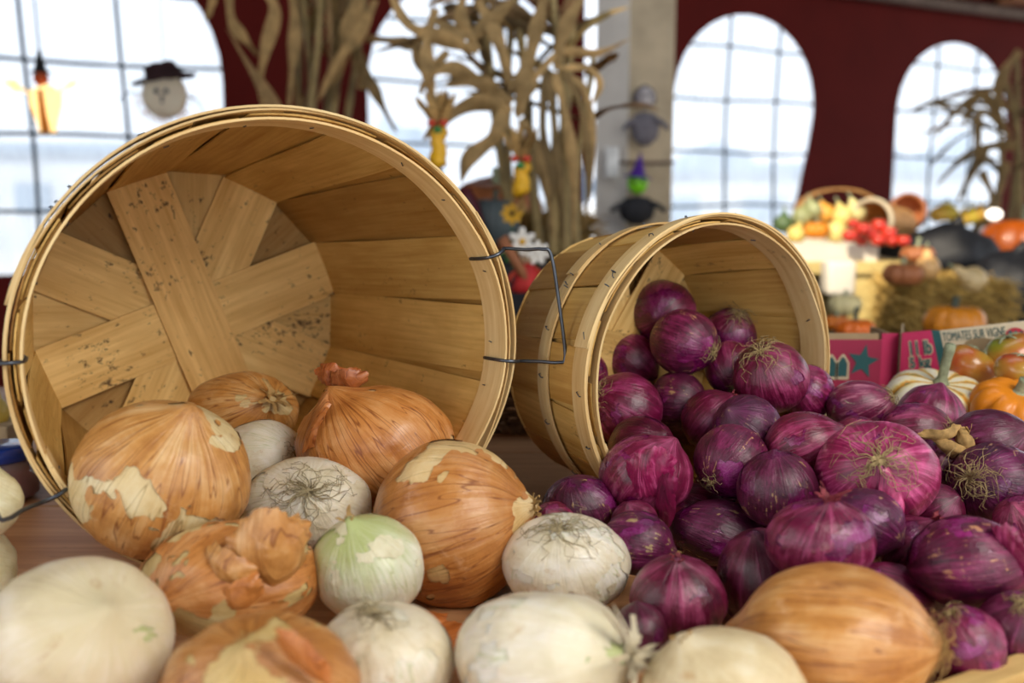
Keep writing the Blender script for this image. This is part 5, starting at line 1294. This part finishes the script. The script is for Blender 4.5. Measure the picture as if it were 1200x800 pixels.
gourd('warty_gourd', 'pinkish cream gourd lying on the straw bale by the black cloth', 'gourd', pix(1140, 328, 2.44), .034, M_WHITEISH, (.85, .70, .58), (-.85, -.1, .5), 1.4)
pumpkin('flat_squash', 'dull orange flat squash in the dark behind the mottled one', 'squash', pix(1075, 298, 2.62), .045, .05, M_BRNO, lobes=9)
pumpkin('golden_pumpkin', 'golden orange pumpkin with a dark stem just above the long carton', 'pumpkin', pix(1118, 378, 2.15), .066, .085, M_ORANGE, (.95, .95, .8), lobes=11, amp=.10, stem=(.2, .12), smat=M_STEMD)
pumpkin('small_pumpkin', 'little orange pumpkin with a dark stem beside the rim of the small basket', 'pumpkin', pix(1002, 386, 2.1), .042, .05, M_ORANGE, (1.05, .6, .35), lobes=9, stem=(.35, .12), smat=M_STEMD)
pumpkin('small_pumpkin', 'small orange pumpkin half hidden right behind the rim of the small basket', 'pumpkin', pix(980, 378, 2.2), .030, .036, M_ORANGE, (1, .75, .5), lobes=9, stem=(.2, .12))
pumpkin('white_pumpkin', 'cream-white pumpkin in the shade of the sunlit shelf', 'pumpkin', pix(990, 357, 2.4), .040, .058, M_WHITEISH, (1, .95, .8), lobes=9, amp=.08, stem=(.2, .1))
ws = empty('side_stand', Vector((.85, 2.125, -.75))); tag(ws, 'dark side stand below the shelf holding small pumpkins', 'stand')
hh = pix(992, 396, 2.25).z + .75; mb = MB(); box(mb, (0, 0, hh - .01), (.46, .32, .02)); mb.build('top', M_SUPP, ws, False); mb = MB(); box(mb, (0, 0, hh / 2 - .02), (.4, .26, hh - .04)); mb.build('pedestal', M_SUPP, ws, False)
wj = empty('white_sack', pix(981, 345, 2.6)); tag(wj, 'white block-shaped sack under the sunlit shelf', 'sack')
mb = MB(); box(mb, (0, 0, .045), (.075, .07, .09), bev=.012); mb.build('body', M_TRAY, wj)
# black cloth covered shapes
M_BLK = plain('black_bag_plastic', '#0d1018', .6, 0, .3, 10, bump=.5)
def bag(label, c, rx_, ry_, rz_, seed):
    root = empty('black_bag', Vector(c) - Vector((0, 0, rz_))); tag(root, label, 'bag'); mb = MB()
    lathe(mb, [(max(.02, math.sin(PI * i / 24)), -math.cos(PI * i / 24)) for i in range(25)], 40)
    for i in range(len(mb.v)):
        v = mb.v[i]; v = v * (1 + .14 * noise.noise(v * 1.5 + Vector((seed, 0, 0))) + .05 * noise.noise(v * 5)); mb.v[i] = Vector((v.x * rx_, v.y * ry_, rz_ + v.z * rz_ * (1 if v.z > 0 else .9)))
    mb.build('bag_body', M_BLK, root); mb = MB()
    tube(mb, [Vector((0, 0, rz_ * 1.85)), Vector((.01, 0, rz_ * 2.05)), Vector((.03, -.01, rz_ * 2.15))], [.02, .012, .022], 8); mb.build('tied_end', M_BLK, root)
bag('big rounded black bag right of the tomato shelf', pix(1112, 300, 2.88), .14, .10, .09, 1)
bag('black bag in the shade at the right edge below the hanging corn', pix(1184, 347, 2.62), .12, .09, .115, 4)
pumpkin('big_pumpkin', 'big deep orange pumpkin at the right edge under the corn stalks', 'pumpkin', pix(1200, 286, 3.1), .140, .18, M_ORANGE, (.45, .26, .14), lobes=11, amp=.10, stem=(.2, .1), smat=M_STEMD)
ds = empty('rear_stand', Vector((1.64, 3.05, -.75))); tag(ds, 'dark rear stand under the black bags and big pumpkin', 'stand')
hh = pix(1160, 317, 3.05).z + .75; mb = MB(); box(mb, (0, 0, hh - .015), (.92, .6, .03)); mb.build('top', M_SUPP, ds, False); mb = MB(); box(mb, (0, .05, (hh - .03) / 2), (.84, .5, hh - .03)); mb.build('cabinet', M_SUPP, ds, False)
rng = random.Random(8)
for i in range(7):
    x = 1098 + i * 8; y_ = 254 + rng.uniform(-5, 5)
    gourd('yellow_gourd', ['leftmost','second','third','fourth','fifth','sixth','rightmost'][i] + ' small yellow gourd in the row under the far right window', 'gourd', pix(x, y_, 3.6), .028, M_WHITEISH, (1, .62 + .1 * (i % 3), .12), (rng.uniform(-.5, .5), 0, 1), 1.2, group='yellow gourds under the far right window')
wl = MB(); p = pix(1120, 262, 3.65); box(wl, (0, 0, -.02 + .77), (.9, .3, .04)); box(wl, (0, 0, .37), (.8, .2, .74))
tag(wl.build('window_shelf', M_SUPP, None, False, loc=(p.x, p.y, pix(1120, 266, 3.6).z - .79)), 'dark low shelf under the far right window', 'shelf')
lamp = empty('white_lantern', pix(1165, 251, 3.2)); tag(lamp, 'bright white oval lamp among the corn stalks at the right', 'lamp')
ml = NT('lamp_glow', .4); ml.b.inputs['Emission Color'].default_value = (1, .93, .8, 1); ml.b.inputs['Emission Strength'].default_value = 2.5
mb = MB(); lathe(mb, [(.024 * max(.02, math.sin(PI * i / 10)), -.018 * math.cos(PI * i / 10)) for i in range(11)], 20); mb.build('bulb', ml.m, lamp)
mb = MB(); tube(mb, [Vector((0, 0, .017)), Vector((0, 0, .10))], .002, 5); mb.build('cord', M_BLACKT, lamp)
pc_ = empty('pink_corn', pix(1148, 300, 2.9)); tag(pc_, 'pinkish dried flower bunch hanging between the black bags', 'dried flowers')
for i in range(12):
    mb = MB(); leaf_mesh(mb, pc_.location, Vector((rng.uniform(-.6, .6), -.3, rng.uniform(-1, 1))), .06, .03, .2, rng, pc_.location, 6); o = mb.build('petal', M_CORN, pc_); o.color = (1.5, .9, .95, 1)
